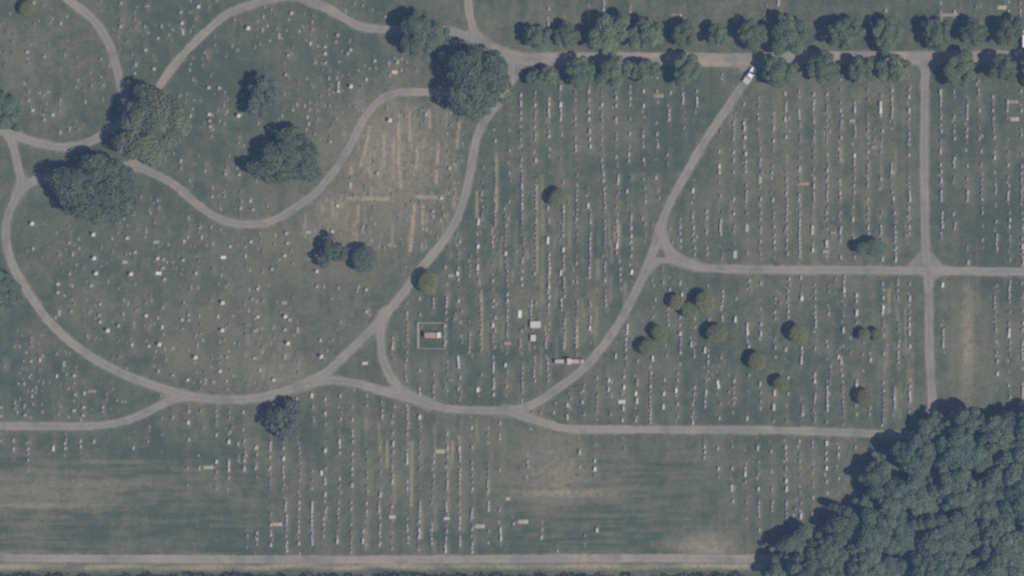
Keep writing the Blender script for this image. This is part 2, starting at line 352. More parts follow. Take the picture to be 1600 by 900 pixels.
# ------------------------------------------------------------------ headstones read off the photograph, tile by tile (400 x 225 px each, written at four times that size)
# x,y or x,y0-y1 (a run of stones down a row), brightness 0-9, then t tan, p pink, w wide, T tall
TILES = {
(0,0): "210,18,5 280,30,3 380,145,7 315,140,4 215,150,3 45,200,3 85,215,2 75,260,2 170,325,6 278,352,5 630,370,4 25,330,2 180,390,3 410,320,2 30,575,4 80,622,5 180,627,5 377,627,6 572,535,4 300,575,4w 275,592,4 205,690,7 375,692,4 330,718,7 277,748,5 378,826,7 430,815,3 490,805,3 625,10,3 757,20,5 630,65,3 840,120,3 755,125,3 755,165,5 905,165,4 845,170,3 1010,165,5 735,225,3 795,258,3 920,38,4pw 1130,75,5 1240,42,8 1138,145,7 1143,200,6T 1222,118,4p 987,238,6 910,312,7 825,340,3 848,405,6 962,430,7 1190,5,4 1350,5,4 1465,122,4 1550,176,9 1450,290,4 1410,352,3 1295,350,3tT 1190,400,4 1265,405,3 1205,498,5 1305,548,7 1370,550,6 1402,575,3 1210,625,4 1120,600,4 1400,660,4 1190,725,6 1307,715,8 1310,755,5 1313,790,6 1400,772,4 1360,692,4 1490,722,9 1490,890,4 1305,45,3 630,545,3 520,560,2 470,545,3 130,640,3",
(400,0): "45,105,6 40,187,6 55,45,4 222,82,7 352,135,5 145,225,5T 25,275,4 350,185,4 340,272,8 200,347,5 230,300,3 440,220,3 432,293,6 432,335,7 433,393,5 510,220,5 590,312,7 573,335,5 615,20,4 665,35,4 810,105,5 742,380,6 830,395,4T 882,390,6 910,368,5 865,450,8tw 908,438,6 835,468,5 690,497,8 592,540,9 515,520-570,7 458,490-590,4 187,468,5 360,395,3 265,515,3 355,540,3 175,588,4 255,655,4T 335,683,5 320,732,7 328,775,6 162,722,5 15,772,5 385,745,4 460,660,4 500,745,4 620,667,4p 405,640,3 405,600,3 660,545,3 460,800,3 1003,430,3 1165,320,4T 820,685,4 835,752,9 1060,718,6 935,722,4 1160,765,3 1080,400,3 463,885,5 1580,812,4 1495,880,6 1035,880,4 95,60,3 300,85,3 130,175,3",
(800,0): "228,55,5 228,152,6 482,80-140,5 572,30-90,5 740,40-110,5 318,140,4 1075,132,6 1580,122,6 1312,465,4 55,595,6 55,650,6 55,705-740,5 55,830-870,3 145,580,4 145,655,7 145,700-745,4 145,840-870,5 230,620-650,6p 230,690-720,6 230,820-850,6 303,548,6 303,655,8 303,690-745,6 395,580-620,3 395,740,5 395,780,4 395,870,4 480,572,7 480,625,5 480,700,7 480,745,7 485,820,6 487,870,7 562,570-600,3 562,655,7 562,700-750,4 560,870,5 650,580-610,5 650,660,6 650,742,6 650,840-870,4 738,540,4 738,615-655,6p 738,742,4 735,835,6 822,570,7 822,660,7 822,820-850,5 905,570,5 905,840,5 910,895,4 990,580,6 980,690-745,6 1068,590-640,6 1155,570,5 1155,615-660,6 1075,797,4 1385,770-870,4 1450,650,5 1450,770-800,7 1456,860,8 1540,610,4 1540,660,3 1540,740,5 1540,840,3 1305,820,3",
(1200,0): "65,18,7 80,98,5 735,68,6 1165,75,7 1080,75-115,4t 1505,70-110,5 1575,20,4 1575,70-140,6 1300,42,3 1325,150,4 35,740,4 35,800,6 35,880,7 107,585,7 110,645-690,6 107,745,7 130,740,5 112,855,7 193,565,4 193,690-735,6 200,850,3p 285,590,7 285,650-680,6 285,755,5p 288,820-860,5 368,590,6 368,660-690,3 368,785-890,4t 385,820,5 452,560,3 452,640,4 452,690,6 460,720-760,5 455,790,4 457,860,6 525,755,5w 543,640-690,6 543,800-850,5 625,560,4 625,620,3 625,775-815,5p 625,860,5 710,600,4 703,650-690,8 703,720,6 715,818,6 710,870,3 775,565,6 775,615-650,6 775,680-730,5 880,560,4t 880,605,7 880,690,7 880,745,5 880,835-870,5 1077,575-655,6 1080,735,5 1080,780-820,5 1162,575,5 1162,730,5 1162,820,5 1165,865,6 1245,660-740,6 1243,810-850,6 1318,560-590,4 1320,690,6 1320,800,3 1320,865,5 1405,605,6 1405,650,3 1405,690,6 1408,740,5 1412,810,4 1415,860,6 1497,635-690,6 1580,570,6 1582,690,6 1582,810-840,5",
(0,225): "200,497,9 583,565,9 588,713,9 600,808,9 207,655,7 432,617,5 455,688,6 435,812,6 362,875,7 795,588,7 738,555,4 793,345,6 880,330,4 940,430,5 845,675,6 780,738,6w 975,612,5w 818,812,9 990,808,9w 985,715,8 1020,720,5 1020,775,6 1027,845,6 1150,607,8 1145,725,6 1225,807,6 1215,640,3 1260,585,7 1328,622,5 1437,640,6 1395,708,9w 1535,700,7 1568,610,7 1565,355,8 1495,190,6 1410,187,5 1130,105,7 1130,150,4 1325,328,5 1360,322,4 1402,325,4 1505,400,6 1510,360,4 1580,410,5 1250,522,5 1320,520,5 1185,225,4 1283,118,3 1415,145,3 990,390,3 910,530,4 850,535,3 965,490,3 1185,510,3 745,490,3 430,515,3 510,685,3 370,690,4 785,690,3 570,885,6 1425,875,4 1190,892,4 1080,770,3 520,770,3 1330,780,3 1100,775,3 1050,550,3 1240,550,3",
(400,225): "190,557,6 197,620,6 115,628,4 30,605,3 178,698,7 230,747,4 325,550,6w 475,548,8 508,385,8 628,630,6 380,795,8 100,782,6 40,800,4 380,890,5 15,890,5 760,183,7 590,260,6T 668,518,5 800,648,4 1030,635,5 935,768,4 1155,340,8t 1210,150,6 1105,420,5 1125,490,3 755,25,4 1170,435,3 1220,200,3 680,265,3 890,290,3 945,385,3 1390,485,8 1387,640,9 1385,770,8 1273,607,6 1183,770,6 1258,808,9 1265,775,5 1265,845,6 1215,822,5w 1265,680-710,4p 1410,315,5 1415,240,3 1415,390-470,3 1335,760-820,4 1497,190-300,4 1495,390-500,4 1480,580-640,5p 1480,750,4p 1480,855,6 1582,40,4 1582,180,5 1582,360,4 1560,450-600,3t 1560,685,8 1570,760-880,4 1390,850,4p 1385,720,4",
(800,225): "62,190-240,3p 62,268,7 62,290-400,5 65,440-490,4 60,100,5 148,103,7 230,75,4 300,95,3 400,15-40,6 490,15,7 563,100-140,6 650,80,6 730,65,7 730,105,5 820,15,5 822,100,6 910,15,6 970,68,4 152,275,6t 152,310-480,4 152,510-640,3t 152,655,5 150,690-800,4t 140,810,6p 225,398,6 232,487,5 222,590-610,9 232,690-890,6 320,240,5p 320,300,4p 320,390-420,6 320,450-500,4 320,570,6 320,660,8 322,700-780,5p 305,805,8 325,840-890,5p 405,290-440,4 402,470,6 405,560-600,3 402,745,5 380,785,4t 405,862,5 475,387,8 490,410-470,4 490,490,6 490,560-680,6 490,700-750,4 485,775-830,6 570,190-230,6t 575,280,5 580,310-420,4 580,480,4 580,525,5 580,560-640,3 580,740-790,4 580,848,6t 663,200-245,6t 650,395,4t 655,480,6 660,510-600,5t 655,635,8t 655,680,5t 675,780-850,5 745,210,3t 745,435-480,5 745,525,7 745,575,7 745,610-650,6 745,700,6 747,800,9 820,220,4 830,275,4 833,360,6 815,465,5p 830,500,4p 900,210,7t 718,295,7 910,290,4 25,670,4 65,735,6 75,590-620,4 60,840-880,6 75,700,3t 300,600,4t 875,500,3 875,850,4 945,865,5p 1050,865,6 1050,470,4 1050,520-560,6 1055,605,7 1130,290,8 1130,430-480,5 1135,525,7 1135,560-600,6 1140,650-690,5 1215,420-460,6 1215,550,5 1218,650-685,5 1295,45,6 1293,140-175,8 1295,235,4p 1303,325,5 1303,480-560,6 1385,50,7 1385,100,5 1385,175,5 1385,345,6 1387,435,7 1387,515-545,4 1392,690,7T 1460,60,8 1460,110-170,6 1462,260,4 1465,300-345,4 1468,430,4 1467,525,6T 1470,680,4 1550,40,4 1550,100-130,5 1550,225,6T 1550,270,4 1555,345,6 1553,430-470,5 1555,525-550,6 1553,610,5 1552,685,4 1485,855-890,5 1555,870,6 1225,885,4 985,530,4 1000,615,4 1310,715,4p",
(1200,225): "25,140-180,5 30,265,3 30,350,7 35,430-460,4 38,520,6 40,570,5 38,610-650,6 115,175,4p 115,220,5 118,262,5t 115,305,6 117,350-440,5p 115,475,5 115,520,5 118,600,6 122,685,5 198,85,4 197,155,7 195,215,4p 193,320-350,6 198,430,4 197,480-560,6 197,590-700,6 285,45,3 288,85,4p 285,155,4 285,215,5 287,262,7p 285,305-350,5p 278,520-550,8 280,660,8 370,165,7 372,210,5 372,262,5t 370,300-350,5 367,430-470,5 370,530,4 367,615-635,7 360,672,5w 450,60-95,5 447,230,6 450,305,7 452,335,5 450,430-470,5 453,525-550,7 450,600,5 455,708,6 540,72,9 540,100-125,5 540,160,4p 540,215,4 538,260-300,6 530,470,7 535,590,6 540,708,5 625,50,6 625,135,5t 625,160,4 622,220,6 620,260,4 622,345,6t 625,400-460,4 627,520-560,6 660,20,4tw 705,50,4 705,218,6 710,430,4p 706,515-560,6 710,600,4p 715,720,7 775,125-175,6 775,300,4 783,340,7 790,430,5p 793,520-610,5 797,650-720,6 880,70,7 880,205-240,4t 885,300-345,6 880,395,5 880,440,4t 882,520,7 880,560,5 860,568,4t 405,555,4tw 1077,45,7 1080,130-172,6 1082,230,7 1083,300-350,6 1088,430-515,6 1162,90-140,7 1162,215,3 1167,500-525,6 1245,135,5 1245,215,4 1245,300-350,6 1332,45,6 1330,130,4 1335,220-310,4 1337,345,6 1340,430,5 1338,600,5 1415,85,7 1422,255-300,5 1425,485,5 1428,570-650,6 1500,50,3 1500,130,6 1500,210,4 1500,300-345,6 1510,430,4 1510,475-515,6 1510,575,4 1510,640,3 1510,720,4 1585,60,4 1585,140,5 1585,220,5 1585,300-345,5 1590,430-470,4 1590,525,6 1588,590,5 1592,640-740,7t 1250,740,7t 475,830-890,5 135,845-880,5 205,835,6 290,880,4 715,875,5 810,850-875,5 885,875,5 420,845,3 1090,880,9t 1510,860-890,6 1585,870,5 1425,885,4",
(0,450): "362,28,7 625,100,6 620,170,5 625,212,6 672,265,9 445,145,5 370,155,5T 460,100,3 545,297,5 555,155,4 590,190,3 770,162,6 740,235,5 913,173,8 1013,245,8 1020,118,5 910,95,4 850,135,4 925,250,4p 1020,285,4 1150,92,5 1137,198,6 1180,165,5 1178,200,5 1140,255,4 1245,170,5 1390,92,9 1362,178,7 1388,263,9 1255,285,4 825,355,8 930,362,6 995,352,9 1028,380,5 1220,433,9 1232,355,5 1375,425,4 1418,430,5 1370,468,4 1375,520,8 1590,437,7 1400,325,4 990,520,6 1080,545,5 1173,575,8 1252,585,4 1335,588,6 1415,580,6 1417,630,4 1252,630,3 1545,600,3 960,432,3 745,430,3 1575,70,5 1195,5,4 1590,265,5 1590,190,4 1535,230-290,3 1530,100,4 1430,230,3 1320,75,4 195,310-360,4p 90,362,4 352,413,4 250,450,8 195,457,6 147,455,4 400,475,5T 355,550,8 463,547,7 463,595,4 150,598,5 240,580,3 200,560,3 245,510,3 200,640-675,5 207,725,4 527,657,8 470,665,6 463,765,6 522,745,6 520,795,6 155,795,5 90,720-750,4 150,745,4 640,745-770,4 730,700,4 363,788,4 5,745,5 5,800,5 25,490,4t 1005,675,4 665,660,3 1180,770,6 1175,840,8 1255,765,4p 1350,770-830,4 1435,770-810,4 1520,775,6 1080,808,5 1010,815,4 1270,870,4p 1520,885,5 1450,870,3",
(400,450): "10,5,7 10,180,8 175,92,5w 182,177,9 210,200,6 180,260,6 260,262,5T 198,345,9 180,430,5T 5,262,5 402,327,7 475,322,4 407,428,9 25,513,7 110,574,8 690,148,7 688,10,6 630,20,4 525,335,3 470,65,4 110,310,3 40,370,3 525,210,4 5,435,4 265,530,4t 265,460,4t 45,80,4 680,470,8w 348,672,8 432,695,6 255,690,5 527,675,6 600,745,5 603,822,6 432,780,7 527,820,5 360,830,4 357,740,4 100,745,6 230,848,7 265,820,3 435,850,4 865,740,5 785,710,4 790,765-800,5 950,760-870,5 1022,805,8 855,800,4 1030,865,4 1348,872,7 1525,845,6 690,735,4 1022,65,6 1025,165,5 1110,70-120,5t 1190,60-110,6p 1188,150,5 1265,80,7 943,155,6 1400,80,5 1408,100-370,4t 1485,80,6t 1500,100,5 1573,40-80,7 1572,140,5 1570,180,6 1570,230-280,4 1480,233,8 1495,185,5 1495,265,5 1185,235,6 1185,335,6 1335,290-370,5t 1285,340,3 1480,300-330,4p 1570,345,5pw 855,310-370,6t 945,230-320,4t 1285,145,4 1245,160,3 940,450,5 938,550-575,6p 1022,515,6p 1022,630-660,6 1110,540,4p 1110,610-680,5t 1265,440-490,7 1275,560,6p 1265,630,6 1215,575,3w 1275,680,3 1195,490,3 1195,530,3 1385,635,9 1410,540,4 1485,470-520,6 1485,570-620,6 1485,665,7 1480,430,4 1558,480,8 1570,520,4t 1565,615,5t 1180,620,3",
(800,450): "48,162,9T 120,80-190,5 150,95,5t 230,60,6 230,105,6 230,150,5t 230,220-260,4t 212,285-370,5t 308,75,7 310,105,6 310,135,5p 330,160-270,4t 325,300-370,5t 405,100-170,4p 402,265-300,6 400,335-365,6t 490,90-110,5p 490,185-210,6 485,250,8 585,50-105,5 60,265,5 50,340-365,5t 80,250,3 140,430-480,4t 140,520-580,5 225,470-540,5t 225,580,5p 65,500-650,4 720,240-275,7 712,320-385,5 712,430,4 895,70,5 985,10,6 1062,40,8 975,130-230,4 1050,180,5 1050,285,8 1055,320-380,4 1052,405,6 1140,190,5 1140,350,4 1140,425,5 1120,350,7 1205,388,8 1225,390-460,5 1230,200,5p 1318,20-80,5 1315,180-200,5 1400,65,5 1395,195,8 1470,230-280,7 1555,225,6 1555,285,7 1480,365,7 1305,435,4 878,440,8 785,455,5 648,425,7 965,420,4 880,180,4 1490,15,3 605,575,8 603,632,7 620,660,4 700,555,6 700,620,8 685,665,4 685,710,8w 695,750,7 690,825,7 773,660,9 780,705,8 782,575-600,5 772,830,6 868,530,6 865,615,7 865,560-640,4 865,680-840,5p 948,660,8 945,742,8 952,575,6 1025,640,9 1035,575,5 1035,725,6 1035,530,4 1035,800,4 1140,620-660,5 1135,700,4 1130,780,4 1130,840,7 1210,580,4p 1212,650,7 1207,710-740,6 1245,535,3p 1287,590-615,9 1388,580,7 1385,620-720,4 1355,650,4 1295,815,6 1300,720,3 1468,815,7 1550,600,7 1555,650,4 1555,705,4 1480,545,4 445,640,5 430,650,4 440,712,7 450,610,4 345,730,7 345,805,7 365,690,4 260,778,6t 180,780,4 450,790,4 530,560,5t 530,680-760,4p 615,790,4 125,775,3 272,720,4",
(1200,450): "45,65,4 45,150-190,5 45,310,3 45,370,5 75,90,3p 125,65,5 125,110,4 128,145-180,6 125,20,5 110,385,7 210,65,9 210,375-460,6 295,20,5 295,65,5 295,150,5 297,180-240,6 293,380,5 293,540,7 292,583,8 293,660-705,5 378,20,3 378,160,6 370,365,5 370,620-760,6 390,520-600,3 475,15,8 475,100,3 470,170,4 470,262,7 440,430,8 457,440-465,7 463,545,6 465,620-650,4 470,710-790,3 553,45,8 553,80,6 553,155,8 555,215,4 552,580-610,7 547,735,4 720,60,7 718,120-150,8 722,235,4 720,295,7 724,408,6 810,15,5 812,65,5 815,220-260,3 815,330-360,5 815,400-465,5p 885,65,7 885,150,4 883,190,6 883,230,7 883,280,7 887,365,7 887,615,6 885,660-695,6 790,650,5 790,690-740,6 640,450,7 590,415,4 720,590,5t 722,640,5 635,750-790,5 125,560,6 125,660,5 40,655,8t 35,745,8 35,830,4 115,830,3 213,740-790,5 290,830,4 365,840,4 722,700-840,3 515,400,3 880,770,4 1095,265,6 1095,290-340,5 1093,360,7 1418,60-120,5t 1422,200-260,3 1428,400,4 1433,458,7 1433,535,8 1507,10-85,5 1510,150,4 1507,220,5 1507,265-295,8 1510,340-380,4 1503,610,6 1513,680,5 1590,60,4 1590,140,4 1590,220-260,5 1590,350-440,6 1590,600-710,7",
(0,675): "85,50,5 85,105,6 175,65,4 175,105,6 175,135-175,5 405,70-100,5 503,55-90,6 587,60,6 333,102,8 833,100,6 925,58,4 1180,48,6 1353,18,7 1430,60,8 1487,75,6 1527,55,5 1530,90-150,4p 1527,178,7 1527,228,7 1353,185,8 1353,250,4t 1430,190-235,7 1430,285,5 1350,350,4 1172,225,4 1245,225,6 1595,100,6 1595,225,5 1545,645,4 1595,660,3 5,55,4 1010,15,3",
(400,675): "5,95,7 5,140,5 5,220,5 5,280,3 5,630-670,6 5,700,4 90,10,4 90,65-110,6 88,155,6p 88,225,7 88,300-350,3 92,510,4 93,580,6 93,640,7 93,705,7 172,50,4 172,100,6 172,165,8 172,220-280,5 175,330,4 185,440-485,5 190,525-580,6 190,610-650,5 190,690-740,6 270,100-130,4 275,190-290,4t 267,440-480,6 268,560-620,5 268,695,7 350,245,4 350,300,3 350,440-610,6 350,650-700,6 432,115,8 408,255,8 435,225,4 432,295-320,6 432,390,7 440,480,5 425,540-575,6 425,610-650,5 522,60-90,6 522,130,5 522,290,6 525,330,3 518,440-480,4 517,535-575,4 508,680,7 505,650,4 605,20-60,5 602,135,6 602,180,4 600,230-265,5 600,330,7 597,440-480,6 597,535,3 595,630-750,4p 695,180,3 695,250-280,4t 695,340,3t 690,445,6 692,495,6 670,620,6 668,680,7 685,700,5 778,170,4p 778,250,4 778,390,7 778,345,3 770,440-490,5 773,535,5 773,580-630,5 770,705,6 857,5,5 858,72,7 858,125,5 855,185,3 853,230-270,5 853,310,7 850,465,6 850,530,7w 850,725,5 850,660,3 945,10,5 950,75,4 945,140-185,6 944,310-350,6 945,540,4 946,585-610,6 946,655-690,4 1025,60,3 1025,140,3 1022,230,3 1025,440-490,5 1022,520-560,6 1022,610-655,7 1110,140,4 1110,185,6 1110,270,5 1110,310-350,4 1095,445,4 1098,610-695,5 1195,10,6 1195,97,6 1195,150,4 1195,200,3 1195,265,5 1195,310-355,6 1190,445-490,6 1190,540,7w 1190,620-660,4 1185,715-740,7 1273,105-180,6 1273,230,3 1272,265-345,5 1272,485,4p 1272,535-600,6 1273,655-705,6 1350,95,5 1350,190,4 1350,230,6 1350,270-310,4 1352,355,6 1350,485-530,6 1350,605,5 1350,700-750,6 1450,10,4 1452,200-270,3 1450,310-360,5 1453,440-485,7 1455,620,4 1522,15-40,5 1522,235,5 1522,485,5p 1527,610-665,7",
(800,675): "97,185-215,6 422,125,7 422,218,5 517,180,7 517,230,9 10,572,6 530,612,8 183,658,7 282,742,5 455,645,3 1203,90-160,6 1285,102,6t 1375,90,4 1535,100,7 1540,185,4 1290,228,7 1375,228,6 1457,225,6 1457,262,8 1540,260,4t 1460,310,4 1375,350,6T 1540,355,8 1380,432,6 1465,440,4 1540,440-520,5 1545,612,6 700,105,3",
(1200,675): "20,120,6 110,95,7 113,130-170,5 112,225,5 113,305,8 115,355,8 115,440-540,5 195,55,6 197,140,3 197,180,5 200,265,3 280,65-90,5 283,230,3 283,315,4 280,410,6 365,70,8 365,130-170,7 365,225,9 365,310,6 440,95,6 440,140,7 440,290,6 545,95,5t 25,355,5p 25,440-490,5 205,525,8 205,445,4 275,510,5 170,480,3",
}
STONES = []                                # x, y in photograph pixels, brightness, tint, shape
def parse():
    rs = random.Random(3)
    for (ox, oy), s in TILES.items():
        for tok in s.split():
            a, b, c = tok.split(',')
            br = int(c[0]); fl = c[1:]
            if '-' in b:
                y0, y1 = map(float, b.split('-'))
                n = max(2, round((y1 - y0) / 29) + 1)
                ys = np.linspace(y0, y1, n)
            else: ys = [float(b)]
            run = len(ys) > 1
            for y in ys:
                bb = max(1, min(9, br + (rs.choice((-1, 0, 0, 0, 1)) if run else 0)))
                x = float(a) + (rs.uniform(-3, 3) if run else 0)
                STONES.append([ox + x / 4, oy + y / 4, bb, 't' if 't' in fl else 'p' if 'p' in fl else 'g', 'w' if 'w' in fl else 'T' if 'T' in fl else 's'])
parse()
# fresh graves: sandy rectangles of soil, x, y, length across, width down (photograph pixels)
GRAVES = [(1057,24.5,17,6),(1029,149.5,16,7),(1483,23,31,6,),(1565,11.5,15,7),(1583,159,17,6),(1585,186,15,7),(1255,287,19,6),(687,705,16,7),
          (433,819,16,6),(749,822,17,7),(817,815,17,7),(325,730,16,6),(143,611,14,5),(793,779,8,6),(1010,104,11,6)]
# strips of bare soil along old rows, (x0, y0, x1, y1, width)
STRIPS = [(573,225,564,258,5),(578,200,572,226,4.5),(549,257,549,272,4),(622,238,627,292,5),(653,230,651,262,5),(685,225,681,287,4.5),(548,310,607,311,6),(650,307,692,309,6),
          (648,321,641,391,5.5),(661,322,660,350,4),(560,322,559,347,4),(520,317,520,337,4),(575,262,580,275,4),(623,180,624,238,4),(640,178,640,225,3.5),(600,210,600,260,3),(615,215,614,280,3.5),
          (1389,452,1389,488,3),(605,690,604,730,2.5),(644,690,643,790,2.8),(708,690,706,730,2.2),(776,240,776,330,3),(838,290,838,420,4),(965,352,963,385,7),
          (852,510,852,542,3),(882,500,882,542,3.5),(752,455,752,542,3.5),(902,510,902,540,3.5),(670,172,672,200,4),(718,190,714,230,4),(1290,195,1289,224,3),(745,300,745,340,3)]

# ------------------------------------------------------------------ the ground: one sheet, fine inside the picture, coarse out to the horizon
def ground():
    def axis(a, b, step):
        inner = np.arange(a, b + .01, step)
        out, d, lo, hi = [], step, [], []
        x = b
        while x < 3000: d *= 1.35; x = min(3000, x + d); hi.append(x)
        x, d = a, step
        while x > -3000: d *= 1.35; x = max(-3000, x - d); lo.append(x)
        return np.array(lo[::-1] + list(inner) + hi)
    X = axis(-168, 168, .5); Y = axis(-98, 98, .5)
    gx, gy = np.meshgrid(X, Y)
    px = gx / M + 800; py = 450 - gy / M
    ny, nx = gx.shape
    z = (vnoise(gx, gy, 9, 31) - .5) * 0.03
    far = np.hypot(gx, gy); z = z - 0.02
    idx = np.arange(ny * nx).reshape(ny, nx)
    f = np.stack([idx[:-1, :-1], idx[:-1, 1:], idx[1:, 1:], idx[1:, :-1]], -1).reshape(-1, 4)
    me = raw_mesh('ground', np.stack([gx, gy, z], -1).reshape(-1, 3), f)
    # how dry, how lush and how bare the turf is (the turf's own colour)
    def G(cx, cy, sx, sy, a): return a * 1.2 * np.exp(-.5 * (((px - cx) / sx) ** 2 + ((py - cy) / sy) ** 2))
    dry = 0.16 + 0.50 * (vnoise(px, py, 90, 1) - .5) + 0.62 * (vnoise(px, py, 30, 2) - .5) + 0.60 * (vnoise(px, py, 11, 3) - .5)
    for b in ((610,250,70,75,.62),(520,350,70,50,.5),(440,560,80,50,.42),(300,460,230,120,.22),(90,110,90,70,.30),(600,600,1,1,0),
              (90,770,150,28,.52),(880,735,55,45,.55),(980,770,160,20,.25),(650,745,110,90,.28),(1105,845,45,22,.65),(1300,760,60,60,.35),(1390,255,70,60,.30),
              (1200,290,120,100,.22),(1150,180,60,50,.2),(1400,600,90,50,.22),(1210,460,90,50,.2),(1000,520,60,60,.12),(860,340,110,90,.16),(870,500,90,40,.16),(1510,540,34,110,.42),
              (820,30,80,30,.22),(1300,15,200,10,.15),(300,690,1,1,0),(380,330,60,40,.15),(640,170,60,50,.25),(240,560,120,40,.14),(1060,720,50,30,.25)):
        dry = dry + G(*b)
    for b in ((1000,262,100,12,.45),(860,547,140,11,.45),(1060,215,40,50,.3),(1540,375,60,45,.28),(1470,200,30,200,.12),(600,480,60,30,.1),(700,480,50,50,.28),(560,575,40,25,.35),
              (1180,560,140,10,.2),(220,60,70,60,.22),(620,130,60,50,.2),(380,120,70,50,.14),(980,845,140,30,.22),(160,700,170,16,.22),(300,800,60,50,.12),(1090,155,60,30,.3),(1200,650,120,16,.18),
              (300,250,40,40,.16),(90,560,90,80,.16),(760,260,30,60,.2),(740,350,30,60,.3)):
        dry = dry - G(*b)
    row = (px > 600) & (py < 640)
    streak_v = vnoise(px * 1.0, py / 9.0, 6.5, 12) - .5
    streak_h = vnoise(px / 14.0, py * 1.0, 3.6, 13) - .5
    plain = 1 / (1 + np.exp(-(py - 700) / 8)) * np.maximum(1 / (1 + np.exp((px - 400) / 20)), (1 / (1 + np.exp(-(px - 800) / 20))) * (1 / (1 + np.exp((px - 1100) / 20))))
    dry = dry + streak_v * .62 * (1 - plain) * np.where(px > 560, 1, .5) + streak_h * 1.35 * plain
    dry = dry + .40 * np.exp(-(((py - 885) / 5.5) ** 2)) * (px < 1200)
    lush = np.clip(-(dry - .12) * 2.2, 0, 1)
    # the worn line of turf each row of stones stands on
    dry = dry + .55 * (vnoise(px, py, 4.2, 41) - .5)
    near = (np.abs(gx) < 170) & (np.abs(gy) < 100)
    xi = np.searchsorted(X, -168.01); yi = np.searchsorted(Y, -98.01)
    wear = np.zeros_like(dry)
    for x, y, b, tint, s in STONES:
        i = int(round((wx(x) + 168) / .5)) + xi; j = int(round((wy(y) + 98) / .5)) + yi
        i0, i1, j0, j1 = i - 4, i + 6, j - 8, j + 9
        if i0 < 0 or j0 < 0: continue
        a = gx[j0:j1, i0:i1] - wx(x) ; c = gy[j0:j1, i0:i1] - wy(y)
        k = .85 if tint != 'g' else .48
        wear[j0:j1, i0:i1] = np.maximum(wear[j0:j1, i0:i1], k * np.exp(-.5 * ((a - .5) / .75) ** 2 - .5 * (c / 1.8) ** 2))
    dry = dry + wear
    bare = np.zeros_like(dry)
    def seg(x0, y0, x1, y1, w, s=1.0):
        m = w * 1.6 + 2
        i0 = np.searchsorted(X, wx(min(x0, x1) - m)); i1 = np.searchsorted(X, wx(max(x0, x1) + m)) + 1
        j0 = np.searchsorted(Y, wy(max(y0, y1) + m)); j1 = np.searchsorted(Y, wy(min(y0, y1) - m)) + 1
        qx, qy = px[j0:j1, i0:i1], py[j0:j1, i0:i1]
        v = np.array((x1 - x0, y1 - y0), float); L = v @ v
        t = np.clip(((qx - x0) * v[0] + (qy - y0) * v[1]) / L, 0, 1)
        d = np.hypot(qx - x0 - t * v[0], qy - y0 - t * v[1])
        b = bare[j0:j1, i0:i1]
        np.maximum(b, s * np.exp(-(d / (w * .55)) ** 2) * np.clip(brk[j0:j1, i0:i1], 0, 1), out=b)
    brk = .55 + 1.1 * vnoise(px, py, 6, 21)
    rq = random.Random(9); extra = []
    for n_, (x0, x1, y0, y1), lm in ((75, (535, 720, 165, 385), 34), (34, (470, 560, 300, 385), 22), (42, (570, 770, 650, 860), 50), (46, (760, 980, 265, 545), 46), (26, (1380, 1430, 440, 640), 40), (40, (1050, 1430, 150, 400), 34), (26, (380, 470, 520, 610), 16)):
        for _ in range(n_):
            x = rq.uniform(x0, x1); y = rq.uniform(y0, y1); l = rq.uniform(.25, 1) * lm
            if x1 - x0 > 200 or y0 > 600: x = round(x / 21.2) * 21.2 + rq.gauss(0, 1.5)
            extra.append((x, y, x + rq.gauss(0, 1.5), y + l, rq.uniform(2.2, 4.2), rq.uniform(.25, .75) * (1 if x1 < 725 and y1 < 400 else .62)))
    for s in extra:
        seg(*s)
    for s in STRIPS:
        seg(*s, s=1.0 if s[4] < 10 else .62)
    # sandy shoulder south of the bottom road, worn patches by the drives
    sh = np.exp(-(((py - (885 + (vnoise(px, py, 60, 23) - .5) * 5)) / 4.6) ** 2)) * np.clip(vnoise(px / 4, py, 9, 22) * 1.6 + .1, 0, 1) * (px < 1200)
    bare = np.maximum(bare, 0.85 * sh)
    edge = np.zeros_like(dry)
    inx = (px > GX0) & (px < GX1 - 2) & (py > GY0) & (py < GY1 - 2)
    edge[inx] = RSDF[((py[inx] - GY0) / GS).astype(int), ((px[inx] - GX0) / GS).astype(int)]
    edge[~inx] = 99
    dry = dry + .22 * np.exp(-np.clip(edge, 0, 99) / 3.0) * (vnoise(px, py, 14, 25) - .25)
    bare = np.maximum(bare, .28 * np.exp(-(np.clip(edge, 0, 99) / 2.0) ** 2) * vnoise(px, py, 9, 26))
    for b in ((880,770,55,5,.5),(870,735,35,32,.30),(60,790,60,3,.4),(60,765,120,22,.14),(160,722,30,3,.2),(205,722,20,3,.2),(110,757,110,2.5,.2),(1105,855,32,13,.45),(620,240,60,70,.34),(520,330,40,30,.2),(440,585,40,18,.22),(1511,455,9,14,.30),(1511,530,7,60,.42),(1512,560,16,60,.10)):
        bare = np.maximum(bare, G(*b) * (.4 + vnoise(px, py, 5, 27)))
    for k, a in (('dry', np.clip(dry, 0, 1.2)), ('lush', lush), ('bare', np.clip(bare, 0, 1))): fattr(me, k, a)
    me.polygons.foreach_set('use_smooth', np.ones(len(me.polygons), bool))
    return tag(link_mesh('ground', me, M_GROUND), kind='structure')
ground()

